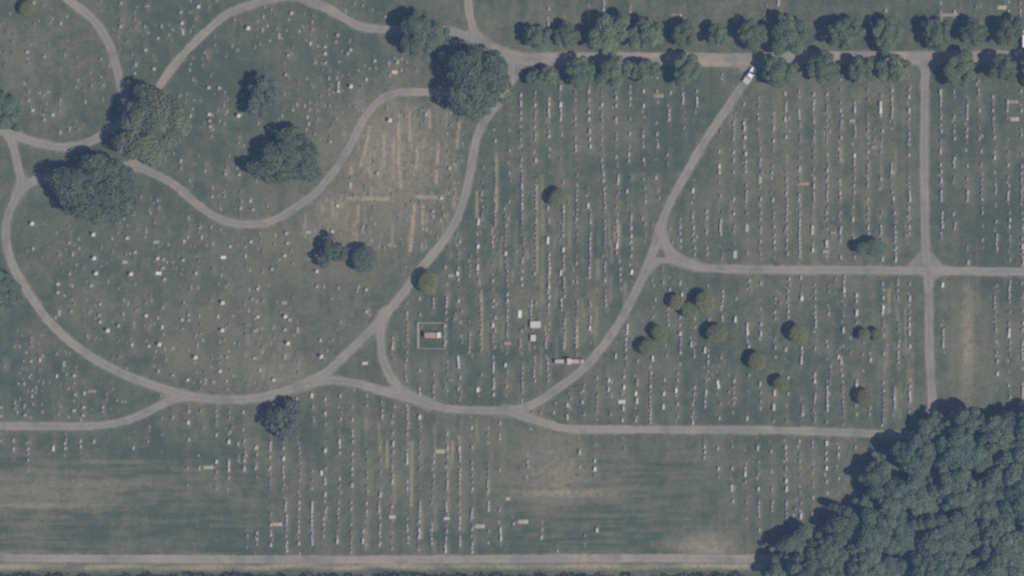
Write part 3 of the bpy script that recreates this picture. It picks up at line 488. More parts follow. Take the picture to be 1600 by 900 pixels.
# ------------------------------------------------------------------ which lawn a point of the photograph lies on
from collections import deque
def flood():
    free = RSDF[::2, ::2] > 1.0
    st = GS * 2
    X = PX[::2, ::2]; Y = PY[::2, ::2]
    free &= ~((Y > 640) & (X > 1450))
    lab = np.zeros(free.shape, int)
    seeds = [(60,100),(215,50),(450,180),(300,450),(100,610),(850,300),(575,572),(1250,250),(1530,250),(1200,550),(1530,530),(500,750),(1200,15),(620,5),(-40,300)]
    for k, (sx, sy) in enumerate(seeds, 1):
        i, j = int((sx - GX0) / st), int((sy - GY0) / st)
        if lab[j, i] or not free[j, i]: continue
        q = deque([(j, i)]); lab[j, i] = k
        while q:
            a, b = q.popleft()
            for c, d in ((a + 1, b), (a - 1, b), (a, b + 1), (a, b - 1)):
                if 0 <= c < free.shape[0] and 0 <= d < free.shape[1] and free[c, d] and not lab[c, d]:
                    lab[c, d] = k; q.append((c, d))
    return lab, st
LAB, LST = flood()
def section(x, y):
    i, j = int((x - GX0) / LST), int((y - GY0) / LST)
    for r in range(0, 6):
        w = LAB[max(0, j - r):j + r + 1, max(0, i - r):i + r + 1]
        if w.size and w.max() > 0: return int(w.max())
    return 0

# ------------------------------------------------------------------ stones
def mat_stone(name, col, var=.25):
    m, t, b = new_mat(name)
    n = noise_n(t, pos(t), 3.0, 3, .6)
    lo = tuple(c * (1 - var) for c in col); hi = tuple(min(.9, c * (1 + var)) for c in col)
    t.links.new(mixc(t, ramp(t, n, .3, .7), lo, hi), b.inputs['Base Color'])
    b.inputs['Roughness'].default_value = .7
    return m
LEV = {1: .13, 2: .16, 3: .19, 4: .235, 5: .285, 6: .34, 7: .40, 8: .49, 9: .63}
TINT = {'g': (1.0, .96, .86), 't': (1.04, .90, .72), 'p': (1.04, .84, .77)}
TNAME = {'g': 'granite', 't': 'sandstone', 'p': 'rose_granite'}
_SM = {}
def stone_mat(b, t):
    if (b, t) not in _SM:
        _SM[b, t] = mat_stone(f"{TNAME[t]}_{b}", tuple(min(.86, LEV[b] * c) for c in TINT[t]), .18)
    return _SM[b, t]
def slab_bm(bm, cx, cy, w, arch, h, rz=0.0, dz=0.0, flush=False):
    """a headstone across y: plinth and die with a curved or square top"""
    if flush:
        add_box(bm, cx, cy, dz - .05, .55, w * .8, .12, .02, rz); return
    add_box(bm, cx, cy, dz - .1, .74, w, .34, .03, rz)
    d, hw, z0 = .21, w * .42, dz + .24
    prof = [(-hw, z0), (hw, z0), (hw, z0 + h * (.72 if arch else 1))]
    if arch:
        prof += [(hw * math.cos(a), z0 + h * .72 + h * .28 * math.sin(a)) for a in (math.pi / 5, math.pi / 2, 4 * math.pi / 5)]
    prof.append((-hw, z0 + h * (.72 if arch else 1)))
    def T(x, y): return (cx + x * math.cos(rz) - y * math.sin(rz), cy + x * math.sin(rz) + y * math.cos(rz))
    f = [bm.verts.new((*T(d, y), z)) for y, z in prof]; r = [bm.verts.new((*T(-d, y), z)) for y, z in prof]
    bm.faces.new(f); bm.faces.new(r[::-1])
    for i in range(len(prof)):
        k = (i + 1) % len(prof)
        bm.faces.new((f[i], r[i], r[k], f[k]))
def block_bm(bm, cx, cy, s, h, rz=0.0):
    add_box(bm, cx, cy, -.1, s * 1.15, s * 1.15, .38, .03, rz)
    add_box(bm, cx, cy, .28, s * .82, s * .82, h, .03, rz, .94)
    add_box(bm, cx, cy, .28 + h, s * .98, s * .98, .16, .04, rz, .8)
def ledger_bm(bm, cx, cy, l, w, rz=0.0):
    add_box(bm, cx, cy, -.05, w, l, .34, .04, rz)
    add_box(bm, cx, cy, .29, w * .8, l * .86, .12, .03, rz)
_ME = {}
def stone_mesh(kind, b, t):
    key = (kind, b, t)
    if key not in _ME:
        bm = bmesh.new()
        if kind == 'arch': slab_bm(bm, 0, 0, 1.22, True, .46)
        elif kind == 'square': slab_bm(bm, 0, 0, 1.3, False, .36)
        elif kind == 'broad': slab_bm(bm, 0, 0, 1.75, True, .5)
        elif kind == 'block': block_bm(bm, 0, 0, .98, .42)
        elif kind == 'ledger': ledger_bm(bm, 0, 0, 2.2, 1.05)
        elif kind == 'cross_ledger': ledger_bm(bm, 0, 0, 2.0, 1.1, math.pi / 2)
        me = bm_mesh('headstone', bm); me.materials.append(stone_mat(b, t))
        _ME[key] = me
    return _ME[key]
SCATTER = {1, 2, 3, 4, 14}
SNAME = {1: 'top left corner lawn', 2: 'wedge lawn between the two upper drives', 3: 'lawn inside the upper loop', 4: 'big oval lawn', 5: 'left edge lawn', 6: 'central block', 7: 'grass triangle',
         8: 'block below the avenue', 9: 'top right block', 10: 'block of yellow-green bushes', 11: 'block beside the sandy strip', 12: 'bottom lawn', 13: 'strip above the avenue', 14: 'lawn at the top', 15: 'left margin', 0: 'lawn'}
SCATTER = {1, 2, 3, 4, 5, 7, 14, 15, 0}
TONE = {9: 'bright white', 8: 'white', 7: 'pale grey', 6: 'light grey', 5: 'mid grey', 4: 'dull grey', 3: 'dark grey', 2: 'dark grey', 1: 'dark grey'}
def tone(b, t):
    if t == 't': return 'pale tan' if b >= 6 else 'tan'
    if t == 'p': return 'pale pinkish' if b >= 6 else 'pinkish'
    return TONE[b]
def ordn(n):
    w = ['first', 'second', 'third', 'fourth', 'fifth', 'sixth', 'seventh', 'eighth', 'ninth', 'tenth', 'eleventh', 'twelfth']
    return w[n - 1] if n <= 12 else f"{n}{'th' if 10 < n % 100 < 20 else {1: 'st', 2: 'nd', 3: 'rd'}.get(n % 10, 'th')}"
MARKS = [('the small yellow-green tree', 42, 16), ('the pale olive tree', 237, 195), ('the great dark tree', 148, 287), ('the dull round tree', 408, 150), ('the ragged dark tree', 448, 248),
         ('the top drive-side tree', 655, 55), ('the avenue-end tree', 742, 132), ('the dark ragged bush', 515, 393), ('the grey round bush', 570, 404), ('the bush beside the drive', 668, 441),
         ('the dark tree on the left edge', 8, 455), ('the bottom left fork', 283, 622), ('the lower fork of drives', 500, 598), ('the bottom of the upper loop', 375, 352), ('the left drive corner', 20, 212),
         ('the left bend of the oval drive', 10, 370), ('the dull tree below the drive', 440, 658)]
def compass(dx, dy):
    a = math.degrees(math.atan2(-dy, dx)) % 360
    return ['right of', 'upper right of', 'above', 'upper left of', 'left of', 'lower left of', 'below', 'lower right of'][int(((a + 22.5) % 360) // 45)]
def build_labels():
    for s in STONES: s.append(section(s[0], s[1]))
    by = {}
    for i, s in enumerate(STONES): by.setdefault(s[5], []).append(i)
    lab = {}
    for sec, ids in by.items():
        if sec in SCATTER:
            grp = {}
            for i in ids:
                x, y = STONES[i][:2]
                m = min(MARKS, key=lambda k: math.hypot(k[1] - x, k[2] - y))
                grp.setdefault((m, compass(x - m[1], y - m[2])), []).append(i)
            for (m, c), v in grp.items():
                v.sort(key=lambda i: math.hypot(STONES[i][0] - m[1], STONES[i][1] - m[2]))
                for k, i in enumerate(v):
                    lab[i] = (c, m[0], k + 1, len(v))
        else:
            ids = sorted(ids, key=lambda i: STONES[i][0])
            rows, cur = [], [ids[0]]
            for i in ids[1:]:
                if STONES[i][0] - np.mean([STONES[k][0] for k in cur]) > 8.5: rows.append(cur); cur = [i]
                else: cur.append(i)
            rows.append(cur)
            for r, row in enumerate(rows):
                row.sort(key=lambda i: STONES[i][1])
                for k, i in enumerate(row):
                    lab[i] = (r + 1, len(rows), k + 1, len(row))
    return lab
SLAB = build_labels()
def stone_label(i, noun):
    x, y, b, t, shp, sec = STONES[i]
    L = SLAB[i]
    if sec in SCATTER:
        c, m, k, n = L
        where = f"{c} {m}"
        return f"{tone(b, t)} {noun}, " + (f"nearest {where}" if k == 1 else f"{ordn(k)} out {where}") + ('' if sec not in (3,) else '')
    r, nr, k, n = L
    row = f"{ordn(r)} row from left" if r <= nr / 2 else f"{ordn(nr - r + 1)} row from right"
    row = row.replace("first row from", "first row from the")
    pl = "at the top" if k == 1 else "at the bottom" if k == n else f"{ordn(k)} from top" if k <= (n + 1) / 2 else f"{ordn(n - k + 1)} from bottom"
    return f"{tone(b, t)} {noun} {pl}, {row}, {SNAME[sec]}"
def obelisk(x, y, label, s=1.0, h=1.4):
    r = empty('grave_monument', (x, y, 0), random.uniform(-.06, .06))
    bm = bmesh.new(); add_box(bm, 0, 0, -.1, s * 1.25, s * 1.25, .35, .04); add_box(bm, 0, 0, .25, s * .95, s * .95, .3, .04)
    link_mesh('plinth', bm_mesh('plinth', bm), stone_mat(8, 'g'), r)
    bm = bmesh.new(); add_box(bm, 0, 0, .55, s * .8, s * .8, h * .55, .03, 0, .92); add_box(bm, 0, 0, .55 + h * .55, s * .95, s * .95, .18, .04, 0, .85)
    link_mesh('die', bm_mesh('die', bm), stone_mat(9, 'g'), r)
    bm = bmesh.new(); add_box(bm, 0, 0, .73 + h * .55, s * .5, s * .5, h * .4, .02, 0, .3)
    link_mesh('finial', bm_mesh('finial', bm), stone_mat(9, 'g'), r)
    return tag(r, label, 'monument', 'tall white monuments on the oval lawn and around it')
def place_stones():
    rs = random.Random(11)
    mono = [i for i, s in enumerate(STONES) if s[5] in SCATTER and s[2] >= 5]
    tall = [i for i in mono if STONES[i][2] == 9 and STONES[i][4] == 's']
    if len(mono) > 290: mono = sorted(mono, key=lambda i: -STONES[i][2])[:290]
    heads = [i for i, s in enumerate(STONES) if i not in set(mono)]
    rank = sorted(heads, key=lambda i: -(STONES[i][2] + (1.5 if STONES[i][4] != 's' else 0)))
    single = set(rank[:290])
    rest = {}
    first_o = None
    for i, (x, y, b, t, shp, sec) in enumerate(STONES):
        X, Y = wx(x), wy(y)
        if not (-14 < x < 1614 and -14 < y < 914): continue
        if i in tall:
            o = obelisk(X, Y, stone_label(i, 'stepped monument'))
            if i != tall[0]: pass
            continue
        kind = {'w': 'cross_ledger', 'T': 'ledger'}.get(shp) or (rs.choice(('block', 'block', 'square')) if sec in SCATTER and b >= 5 else rs.choice(('arch', 'square', 'arch', 'broad') if b >= 5 else ('arch', 'square')))
        rz = rs.gauss(0, .035); sc = rs.uniform(.9, 1.12) * (1.0 if b >= 5 else .9) * (1.12 if b >= 8 and sec not in SCATTER else 1) * (.88 if sec in SCATTER else 1)
        if i in single or i in mono:
            o = bpy.data.objects.new('grave_monument' if i in mono else 'headstone', stone_mesh(kind, b, t))
            COL.objects.link(o); o.location = (X, Y, 0); o.rotation_euler = (0, 0, rz); o.scale = (sc, sc, sc * rs.uniform(.85, 1.2))
            noun = {'block': 'block headstone', 'ledger': 'long headstone', 'cross_ledger': 'wide headstone', 'arch': 'headstone', 'square': 'headstone', 'broad': 'headstone'}[kind]
            tag(o, stone_label(i, noun), 'headstone' if i in single else 'monument', 'headstones standing in rows' if i in single else 'monuments scattered on the western lawns')
        else:
            rest.setdefault((b, t), []).append((X, Y, kind, rz, sc))
    # the smaller ones beyond the 290 largest, joined
    bm = bmesh.new(); mats = []
    for key, lst in sorted(rest.items()):
        mats.append(stone_mat(*key)); n0 = len(bm.faces)
        for X, Y, kind, rz, sc in lst:
            if kind in ('ledger', 'cross_ledger'): ledger_bm(bm, X, Y, 2.0 * sc, 1.0 * sc, rz + (math.pi / 2 if kind[0] == 'c' else 0))
            elif kind == 'block': block_bm(bm, X, Y, .85 * sc, .3 * sc, rz)
            else: slab_bm(bm, X, Y, 1.15 * sc, kind == 'arch', .34 * sc, rz)
        bm.faces.ensure_lookup_table()
        for f in bm.faces[n0:]: f.material_index = len(mats) - 1
    me = bm_mesh('small_headstones', bm)
    for m_ in mats: me.materials.append(m_)
    tag(link_mesh('small_headstones', me), 'many small dull grey headstones filling the grave rows', 'headstones', kind='stuff')
    # low flush markers worn into the turf along the rows, too small to pick apart
    bm = bmesh.new(); mats = [stone_mat(2, 'g'), stone_mat(4, 't'), stone_mat(5, 'g'), stone_mat(3, 'p')]
    occ = {(int(s[0] / 6), int(s[1] / 6)) for s in STONES}
    def put(x, y):
        if (int(x / 6), int(y / 6)) in occ: return
        i, j = int((x - GX0) / GS), int((y - GY0) / GS)
        if RSDF[j, i] < 3: return
        n0 = len(bm.faces)
        slab_bm(bm, wx(x), wy(y), rs.uniform(.8, 1.5), False, .16, rs.gauss(0, .05), rs.uniform(0, .03), rs.random() < .8)
        bm.faces.ensure_lookup_table(); k = rs.randrange(4)
        for f in bm.faces[n0:]: f.material_index = k
    for s in STONES:
        if s[5] in SCATTER:
            for _ in range(2):
                if rs.random() < .9: put(s[0] + rs.gauss(0, 13), s[1] + rs.gauss(0, 17))
        else:
            for _ in range(2):
                if rs.random() < .6: put(s[0] + rs.gauss(0, 1.4), s[1] + rs.choice((-1, 1)) * rs.uniform(7, 28))
    for _ in range(150): put(rs.uniform(560, 725), rs.uniform(165, 390))
    me = bm_mesh('flush_markers', bm)
    for m_ in mats: me.materials.append(m_)
    tag(link_mesh('flush_markers', me), 'low flush grave markers set in the turf between the headstones', 'grave markers', kind='stuff')
place_stones()

# ------------------------------------------------------------------ single graves, tombs and plots
M_SOIL = mat_stone('sandy_soil', (.39, .33, .22), .2)
M_SOIL_DULL = mat_stone('settled_soil', (.30, .215, .155), .2)
def soil_mound(x, y, l, w, mat, label, seed):
    rs = random.Random(seed)
    bm = bmesh.new(); nx, ny = 14, 7; V = []
    for j in range(ny + 1):
        for i in range(nx + 1):
            u, v = i / nx * 2 - 1, j / ny * 2 - 1
            k = max(0, 1 - u ** 6) * max(0, 1 - v ** 4)
            e = 1 + rs.uniform(-.06, .06)
            V.append(bm.verts.new((u * l / 2 * e, v * w / 2 * e, -.06 + .36 * k ** .6 * rs.uniform(.75, 1.1))))
    for j in range(ny):
        for i in range(nx):
            a = j * (nx + 1) + i
            bm.faces.new((V[a], V[a + 1], V[a + nx + 2], V[a + nx + 1]))
    o = link_mesh('soil_grave', bm_mesh('soil_grave', bm, True), mat)
    o.location = (wx(x), wy(y), 0)
    return tag(o, label, 'grave', 'fresh graves of bare soil')
GL = ['sandy soil grave just above the fifth avenue tree', 'tan soil grave below the avenue in the central block', 'long dull reddish soil grave above the avenue near its right end', 'bright sandy soil grave at the top right corner',
      'tan soil grave near the right edge, upper of two', 'bright sandy soil grave near the right edge, lower of two', 'orange brown soil grave in the block below the avenue', 'bright sandy soil grave at the top of the bottom lawn rows',
      'sandy soil grave at the left of the bottom lawn rows', 'bright sandy soil grave low in the bottom lawn rows', 'bright sandy soil grave right of the bottom lawn rows', 'tan soil grave on the left part of the bottom lawn',
      'dull tan soil grave on the left edge lawn beside a white headstone', 'short tan soil grave at the right end of the bottom lawn rows', 'faint tan soil grave touching the upper avenue trees']
for k, g in enumerate(GRAVES):
    soil_mound(g[0], g[1], g[2] * M, g[3] * M, M_SOIL_DULL if k in (1, 2, 4, 6, 12, 14) else M_SOIL, GL[k], 40 + k)

def kerbed_plot():
    r = empty('kerbed_plot', (wx(674), wy(524.5), 0))
    tag(r, 'square grave plot edged with a pale stone kerb in the central block', 'grave plot')
    w, h, t = 8.3, 8.0, .58
    for cx, cy, sx, sy, mt in ((-w / 2, 0, t * 1.35, h, stone_mat(5, 't')), (w / 2, 0, t, h, stone_mat(4, 't')), (0, h / 2, w - t * 1.4, t * .8, stone_mat(4, 't')), (0, -h / 2, w - t * 1.4, t * .8, stone_mat(3, 't'))):
        bm = bmesh.new(); add_box(bm, cx, cy, -.1, sx, sy, .42, .04)
        link_mesh('kerb', bm_mesh('kerb', bm), mt, r)
    for cx, cy in ((-w / 2, h / 2), (w / 2, h / 2 - .9), (w / 2, -h / 2 + 1.2)):
        bm = bmesh.new(); add_box(bm, cx, cy, .32, .7, .8, .5, .05, 0, .85)
        link_mesh('corner_post', bm_mesh('corner_post', bm), stone_mat(6, 'g'), r)
kerbed_plot()
def tomb():
    r = empty('granite_tomb', (wx(675), wy(523.5), 0))
    tag(r, 'rose granite tomb with a white stone at its right end, inside the kerbed plot', 'tomb')
    bm = bmesh.new(); add_box(bm, -.5, 0, -.1, 3.9, 1.9, .75, .06); add_box(bm, -.5, 0, .65, 3.5, 1.5, .35, .06)
    link_mesh('slab', bm_mesh('slab', bm), mat_stone('red_granite', (.36, .235, .21), .15), r)
    bm = bmesh.new(); add_box(bm, 2.15, 0, -.1, 1.3, 1.7, 1.5, .06)
    link_mesh('white_block', bm_mesh('white_block', bm), stone_mat(9, 'g'), r)
    bm = bmesh.new(); add_box(bm, -2.3, 0, -.1, .35, 1.6, 2.0, .05)
    link_mesh('headpiece', bm_mesh('headpiece', bm), stone_mat(3, 'p'), r)
tomb()
def box_tomb(x, y, sx, sy, h, label):
    r = empty('box_tomb', (wx(x), wy(y), 0)); tag(r, label, 'tomb')
    bm = bmesh.new(); add_box(bm, 0, 0, -.1, sx, sy, h * .8, .05)
    link_mesh('chest', bm_mesh('chest', bm), stone_mat(7, 'g'), r)
    bm = bmesh.new(); add_box(bm, 0, 0, h * .7, sx * 1.04, sy * 1.06, .2, .05); 
    link_mesh('lid', bm_mesh('lid', bm), stone_mat(8, 'g'), r)
box_tomb(836.5, 507, 3.1, 2.0, 1.5, 'largest pale box tomb in the central block, above a white one')
box_tomb(833, 528, 1.6, 1.9, 1.3, 'white square box tomb just below the largest pale tomb')
def wall_monument():
    r = empty('family_monument', (wx(889), wy(564.5), 0), 0)
    tag(r, 'long pinkish family monument with a tall pale centre, beside the curved drive', 'monument')
    for x in (-2.65, 2.65):
        bm = bmesh.new(); add_box(bm, x, 0, -.1, 3.9, 1.25, 1.0, .05)
        link_mesh('wing', bm_mesh('wing', bm), stone_mat(7, 'p'), r)
    bm = bmesh.new(); add_box(bm, 0, 0, -.1, 1.35, 1.9, 2.3, .05)
    link_mesh('centre_stone', bm_mesh('centre_stone', bm), stone_mat(8, 't'), r)
    for x, w in ((-4.1, .7), (4.0, .9)):
        bm = bmesh.new(); add_box(bm, x, 0, .9, w, 1.1, .6, .05)
        link_mesh('end_block', bm_mesh('end_block', bm), stone_mat(7, 't' if x > 0 else 'p'), r)
wall_monument()

# ------------------------------------------------------------------ trees
def mat_leaf(name, dark, light, rnd=.12, hue=.03):
    m, t, b = new_mat(name)
    a = attr(t, 'tint')
    c = mixc(t, a, dark, light)
    oi = t.nodes.new('ShaderNodeObjectInfo')
    hs = t.nodes.new('ShaderNodeHueSaturation')
    t.links.new(c, hs.inputs['Color'])
    t.links.new(math_n(t, 'MULTIPLY_ADD', oi.outputs['Random'], rnd * 2, 1 - rnd), hs.inputs['Value'])
    t.links.new(math_n(t, 'MULTIPLY_ADD', math_n(t, 'FRACT', math_n(t, 'MULTIPLY', oi.outputs['Random'], 7.31)), hue, .5 - hue * .6), hs.inputs['Hue'])
    d = t.nodes.new('ShaderNodeBsdfDiffuse'); tr = t.nodes.new('ShaderNodeBsdfTranslucent'); mx = t.nodes.new('ShaderNodeMixShader')
    t.links.new(hs.outputs[0], d.inputs['Color']); t.links.new(hs.outputs[0], tr.inputs['Color'])
    mx.inputs[0].default_value = .3
    t.links.new(d.outputs[0], mx.inputs[1]); t.links.new(tr.outputs[0], mx.inputs[2])
    t.links.new(mx.outputs[0], t.nodes['Material Output'].inputs['Surface'])
    t.nodes.remove(b)
    return m
L_AVENUE = mat_leaf('leaf_avenue', (.118, .162, .086), (.200, .248, .134), .15, .04)
L_DARK = mat_leaf('leaf_dark', (.108, .146, .096), (.182, .226, .132))
L_OLIVE = mat_leaf('leaf_olive', (.118, .146, .086), (.225, .250, .142))
L_GREY = mat_leaf('leaf_grey', (.120, .142, .108), (.180, .202, .148))
L_YELLOW = mat_leaf('leaf_yellow_green', (.172, .190, .078), (.222, .234, .100), .08)
L_WOOD = mat_leaf('leaf_wood', (.102, .144, .100), (.196, .236, .150), .14, .045)
def mat_bark():
    m, t, b = new_mat('bark')
    n = noise_n(t, mapped(t, pos(t), 6, 6, 1.2), 1.0, 4, .7)
    t.links.new(mixc(t, n, (.07, .055, .042), (.15, .125, .10)), b.inputs['Base Color'])
    return m
M_BARK = mat_bark()

def leaves_mesh(name, C, Rr, T, n_leaf, leaf, rng, flat=.8, lowcut=-.5, zmin=.4, up=.6, jit=.5):
    """many small leaf sprays on the outsides of overlapping clumps (centres C, radii Rr, tint T)"""
    w = Rr ** 2 / (Rr ** 2).sum()
    k = rng.choice(len(C), n_leaf * 2, p=w)
    d = rng.normal(size=(n_leaf * 2, 3)); d /= np.linalg.norm(d, axis=1)[:, None]
    ok = d[:, 2] > lowcut
    k, d = k[ok], d[ok]
    rad = Rr[k] * rng.uniform(.72, 1.08, len(k))
    p = C[k] + d * rad[:, None] * np.array((1, 1, flat))
    inside = np.zeros(len(p), bool)
    for c, r in zip(C, Rr):
        q = (p - c) / np.array((1, 1, flat))
        inside |= (q * q).sum(1) < (r * .66) ** 2
    ok = (p[:, 2] > zmin) & ~inside
    p, d, k = p[ok][:n_leaf], d[ok][:n_leaf], k[ok][:n_leaf]
    nrm = d * .75 + np.array((0, 0, up)) + rng.normal(size=d.shape) * jit
    nrm /= np.linalg.norm(nrm, axis=1)[:, None]
    a = rng.normal(size=d.shape); u = np.cross(nrm, a); u /= np.linalg.norm(u, axis=1)[:, None]
    v = np.cross(nrm, u)
    s = leaf * rng.uniform(.55, 1.25, len(p))[:, None]
    asp = rng.uniform(.55, .9, len(p))[:, None]
    q = np.stack([p - u * s, p + v * s * asp - u * s * .1, p + u * s, p - v * s * asp + u * s * .15], 1)
    n = len(p)
    me = raw_mesh(name, q.reshape(-1, 3), np.arange(n * 4).reshape(n, 4))
    tint = np.clip(T[k] * .6 + rng.uniform(0, 1, n) * .5 - .05, 0, 1)
    fattr(me, 'tint', np.repeat(tint, 4))
    return me
def crown_mesh(seed, R, H, n_cl, n_leaf, leaf, rough=.16, gap=.0, ax=1.0):
    rng = np.random.RandomState(seed)
    z0 = H * .24; zc = H * .52; zm = H * .64; dome = .22
    ph = rng.uniform(0, 6.28, 5)
    def out(az): return 1 + rough * (.7 * np.sin(2 * az + ph[0]) + .7 * np.sin(3 * az + ph[1]) + .6 * np.sin(6 * az + ph[2]) + .5 * np.sin(10 * az + ph[3]))
    # clumps spread evenly over the dome, smaller towards the edge
    i = np.arange(n_cl) + .5
    se = 1 - i / n_cl * 1.22
    az = i * 2.39996 + rng.uniform(-.35, .35, n_cl)
    se = np.clip(se + rng.uniform(-.12, .12, n_cl), -.35, .98); ce = np.sqrt(1 - se ** 2)
    k = rng.uniform(.64, .86, n_cl)
    o = out(az)
    C = np.stack([np.cos(az) * ce * R * k * o * ax, np.sin(az) * ce * R * k * o, zm + (se - .2) * H * dome + rng.uniform(-.055, .055, n_cl) * H], 1)
    Rr = R * (.12 + .24 * rng.uniform(0, 1, n_cl) ** 1.5) * (1.0 if n_cl > 30 else 1.35)
    keep = rng.uniform(0, 1, n_cl) > gap
    C, Rr = C[keep], Rr[keep]
    n_in = max(4, n_cl // 6)
    Ci = np.stack([rng.uniform(-.4, .4, n_in) * R, rng.uniform(-.4, .4, n_in) * R, zc + rng.uniform(.0, .12, n_in) * H], 1)
    C = np.vstack([C, Ci]); Rr = np.concatenate([Rr, R * rng.uniform(.24, .34, n_in)])
    T = rng.uniform(0, 1, len(C))
    return leaves_mesh('crown', C, Rr, T, n_leaf, leaf, rng)
def trunk_mesh(seed, R, H):
    rng = random.Random(seed)
    bm = bmesh.new()
    def limb(p0, p1, r0, r1, n=6, seg=3, bend=.12):
        rings = []
        ax = (Vector(p1) - Vector(p0)); L = ax.length; ax.normalize()
        a = ax.orthogonal().normalized(); b_ = ax.cross(a)
        off = Vector((rng.uniform(-1, 1), rng.uniform(-1, 1), 0)) * L * bend
        for s in range(seg + 1):
            t = s / seg; c = Vector(p0).lerp(Vector(p1), t) + off * math.sin(math.pi * t); r = r0 + (r1 - r0) * t
            rings.append([bm.verts.new(c + (a * math.cos(q * 2 * math.pi / n) + b_ * math.sin(q * 2 * math.pi / n)) * r) for q in range(n)])
        for A, B in zip(rings, rings[1:]):
            for q in range(n): bm.faces.new((A[q], A[(q + 1) % n], B[(q + 1) % n], B[q]))
        bm.faces.new(rings[-1])
    tr = .035 * H + .02 * R
    top = (rng.uniform(-.2, .2), rng.uniform(-.2, .2), H * .42)
    limb((0, 0, -.2), top, tr * 1.35, tr * .75, 8, 4, .03)
    for k in range(6):
        a = k * 1.047 + rng.uniform(-.3, .3); rr = R * rng.uniform(.45, .7)
        limb((top[0], top[1], H * rng.uniform(.28, .42)), (math.cos(a) * rr, math.sin(a) * rr, H * rng.uniform(.55, .75)), tr * .5, tr * .1)
    return bm_mesh('trunk', bm, True)
def shrub_mesh(seed, R, H, n_leaf, leaf, rough=.11):
    """a clipped round bush: leaves close to a domed outline"""
    rng = np.random.RandomState(seed)
    n = 46
    i = np.arange(n) + .5
    se = 1 - i / n * 1.15; az = i * 2.39996; ce = np.sqrt(np.clip(1 - se ** 2, 0, 1))
    k = 1 + rng.uniform(-rough, rough, n)
    C = np.stack([np.cos(az) * ce * R * .76 * k, np.sin(az) * ce * R * .76 * k, H * .70 + se * H * .20 * k], 1)
    Rr = np.full(n, R * .26) * rng.uniform(.9, 1.1, n)
    return leaves_mesh('crown', C, Rr, rng.uniform(.3, .7, n), n_leaf, leaf, rng, .7, -.6, .15, .9, .35)

_PROTO = {}
def plant(name, key, make_crown, make_trunk, mat, px, py, scale, rz, label, cat='tree', group=None, zs=1.0):
    wob = 1 + .09 * math.sin(px * 1.7 + py)
    if key not in _PROTO: _PROTO[key] = (make_crown(), make_trunk())
    cm, tm = _PROTO[key]
    r = empty(name, (wx(px), wy(py), 0), rz)
    r.scale = (scale * wob, scale / wob, scale * zs)
    if not cm.materials: cm.materials.append(mat)
    c = bpy.data.objects.new('crown', cm); COL.objects.link(c); c.parent = r
    c.material_slots[0].link = 'OBJECT'; c.material_slots[0].material = mat
    if not tm.materials: tm.materials.append(M_BARK)
    t = bpy.data.objects.new('trunk', tm); COL.objects.link(t); t.parent = r
    return tag(r, label, cat, group)

BIG = [  # x, y, radius px, height m, material, label
 (241,197,54,11.5,L_OLIVE,'broad_tree','large pale olive tree over the crossing of drives at upper left'),
 (157,300,57,12.5,L_DARK,'broad_tree','great dark spreading tree by the left drive, below the olive tree'),
 (660,58,36,10.5,L_DARK,'broad_tree','large dark tree covering the drive left of the avenue'),
 (746,133,50,12.5,L_DARK,'broad_tree','very large dark tree at the left end of the avenue'),
 (413,150,28,8,L_GREY,'small_tree','dull dark round tree alone inside the upper loop'),
 (450,249,50,9,L_DARK,'ragged_tree','ragged dark green tree with an open crown inside the upper loop'),
 (10,175,29,3.2,L_DARK,'low_tree','low teal green tree at the left edge above the drive corner'),
 (2,456,34,6,L_DARK,'small_tree','dark tree at the left edge beside the oval drive'),
 (446,660,27,8,L_GREY,'small_tree','dull grey green tree with a dark shadow below the oval drive'),
 (521,395,25,6.5,L_GREY,'ragged_tree','thin ragged dark tree on the dry lawn, left of the grey bush'),
]
for k, (x, y, r, h, mt, nm, lb) in enumerate(BIG):
    R = r * M
    ragged = nm == 'ragged_tree'
    n_cl = 90 if r > 40 else 46
    nl = int(60 * R * R / .42) if r > 40 else int(75 * R * R / .3)
    plant(nm, ('big', k), lambda: crown_mesh(200 + k, R, h, n_cl, int(min(nl, 22000) * (.62 if mt is L_GREY else 1)), .46 if r > 40 else .36, .27 if ragged else (.14 if x < 300 else .24), .36 if ragged else .12),
          lambda: trunk_mesh(300 + k, R, h), mt, x, y, 1.0, 0.0, lb).scale.y *= .8 if ragged else 1.0
def shrub(x, y, r, mt, label, name='round_bush', zs=1.0, group='clipped yellow-green bushes'):
    v = int(x) % 3
    plant(name, ('shrub', v), lambda: shrub_mesh(400 + v, 2.6, 3.9, 5200, .16), lambda: trunk_mesh(420 + v, 1.5, 2.2), mt, x, y, r * M / 2.6 * 1.0, (x * 7) % 6.28, label, 'bush', group, zs)
SHRUBS = [(43,15,12,'small yellow-green bush at the top left corner'), (871,309,14,'lone yellow-green bush in the central block'), (669,441,16,'yellow-green bush touching the drive at the left of the central block'),
 (1057,472,12,'yellow-green bush at the upper left of a cluster of three'), (1076,485,13,'yellow-green bush at the bottom of a cluster of three'), (1101,472,16,'palest and largest bush at the right of a cluster of three'),
 (1030,522,13,'upper yellow-green bush of a slanting pair by the curved drive'), (1011,543,13,'lower yellow-green bush of a slanting pair by the curved drive'), (1119,521,15,'yellow-green bush right of the slanting pair, at mid block'),
 (1182,564,14,'yellow-green bush between two others on a falling diagonal'), (1220,599,12,'lowest bush of the falling diagonal'), (1246,522,15,'yellow-green bush left of the small close pair'),
 (1349,523,10,'left bush of the small close pair'), (1370,523,10,'right bush of the small close pair'), (1350,621,13,'yellow-green bush nearest the wood')]
for x, y, r, lb in SHRUBS: shrub(x, y, r, L_YELLOW, lb)
shrub(571,405,20,L_GREY,'grey round bush on the dry lawn with a crescent of shadow',group=None)
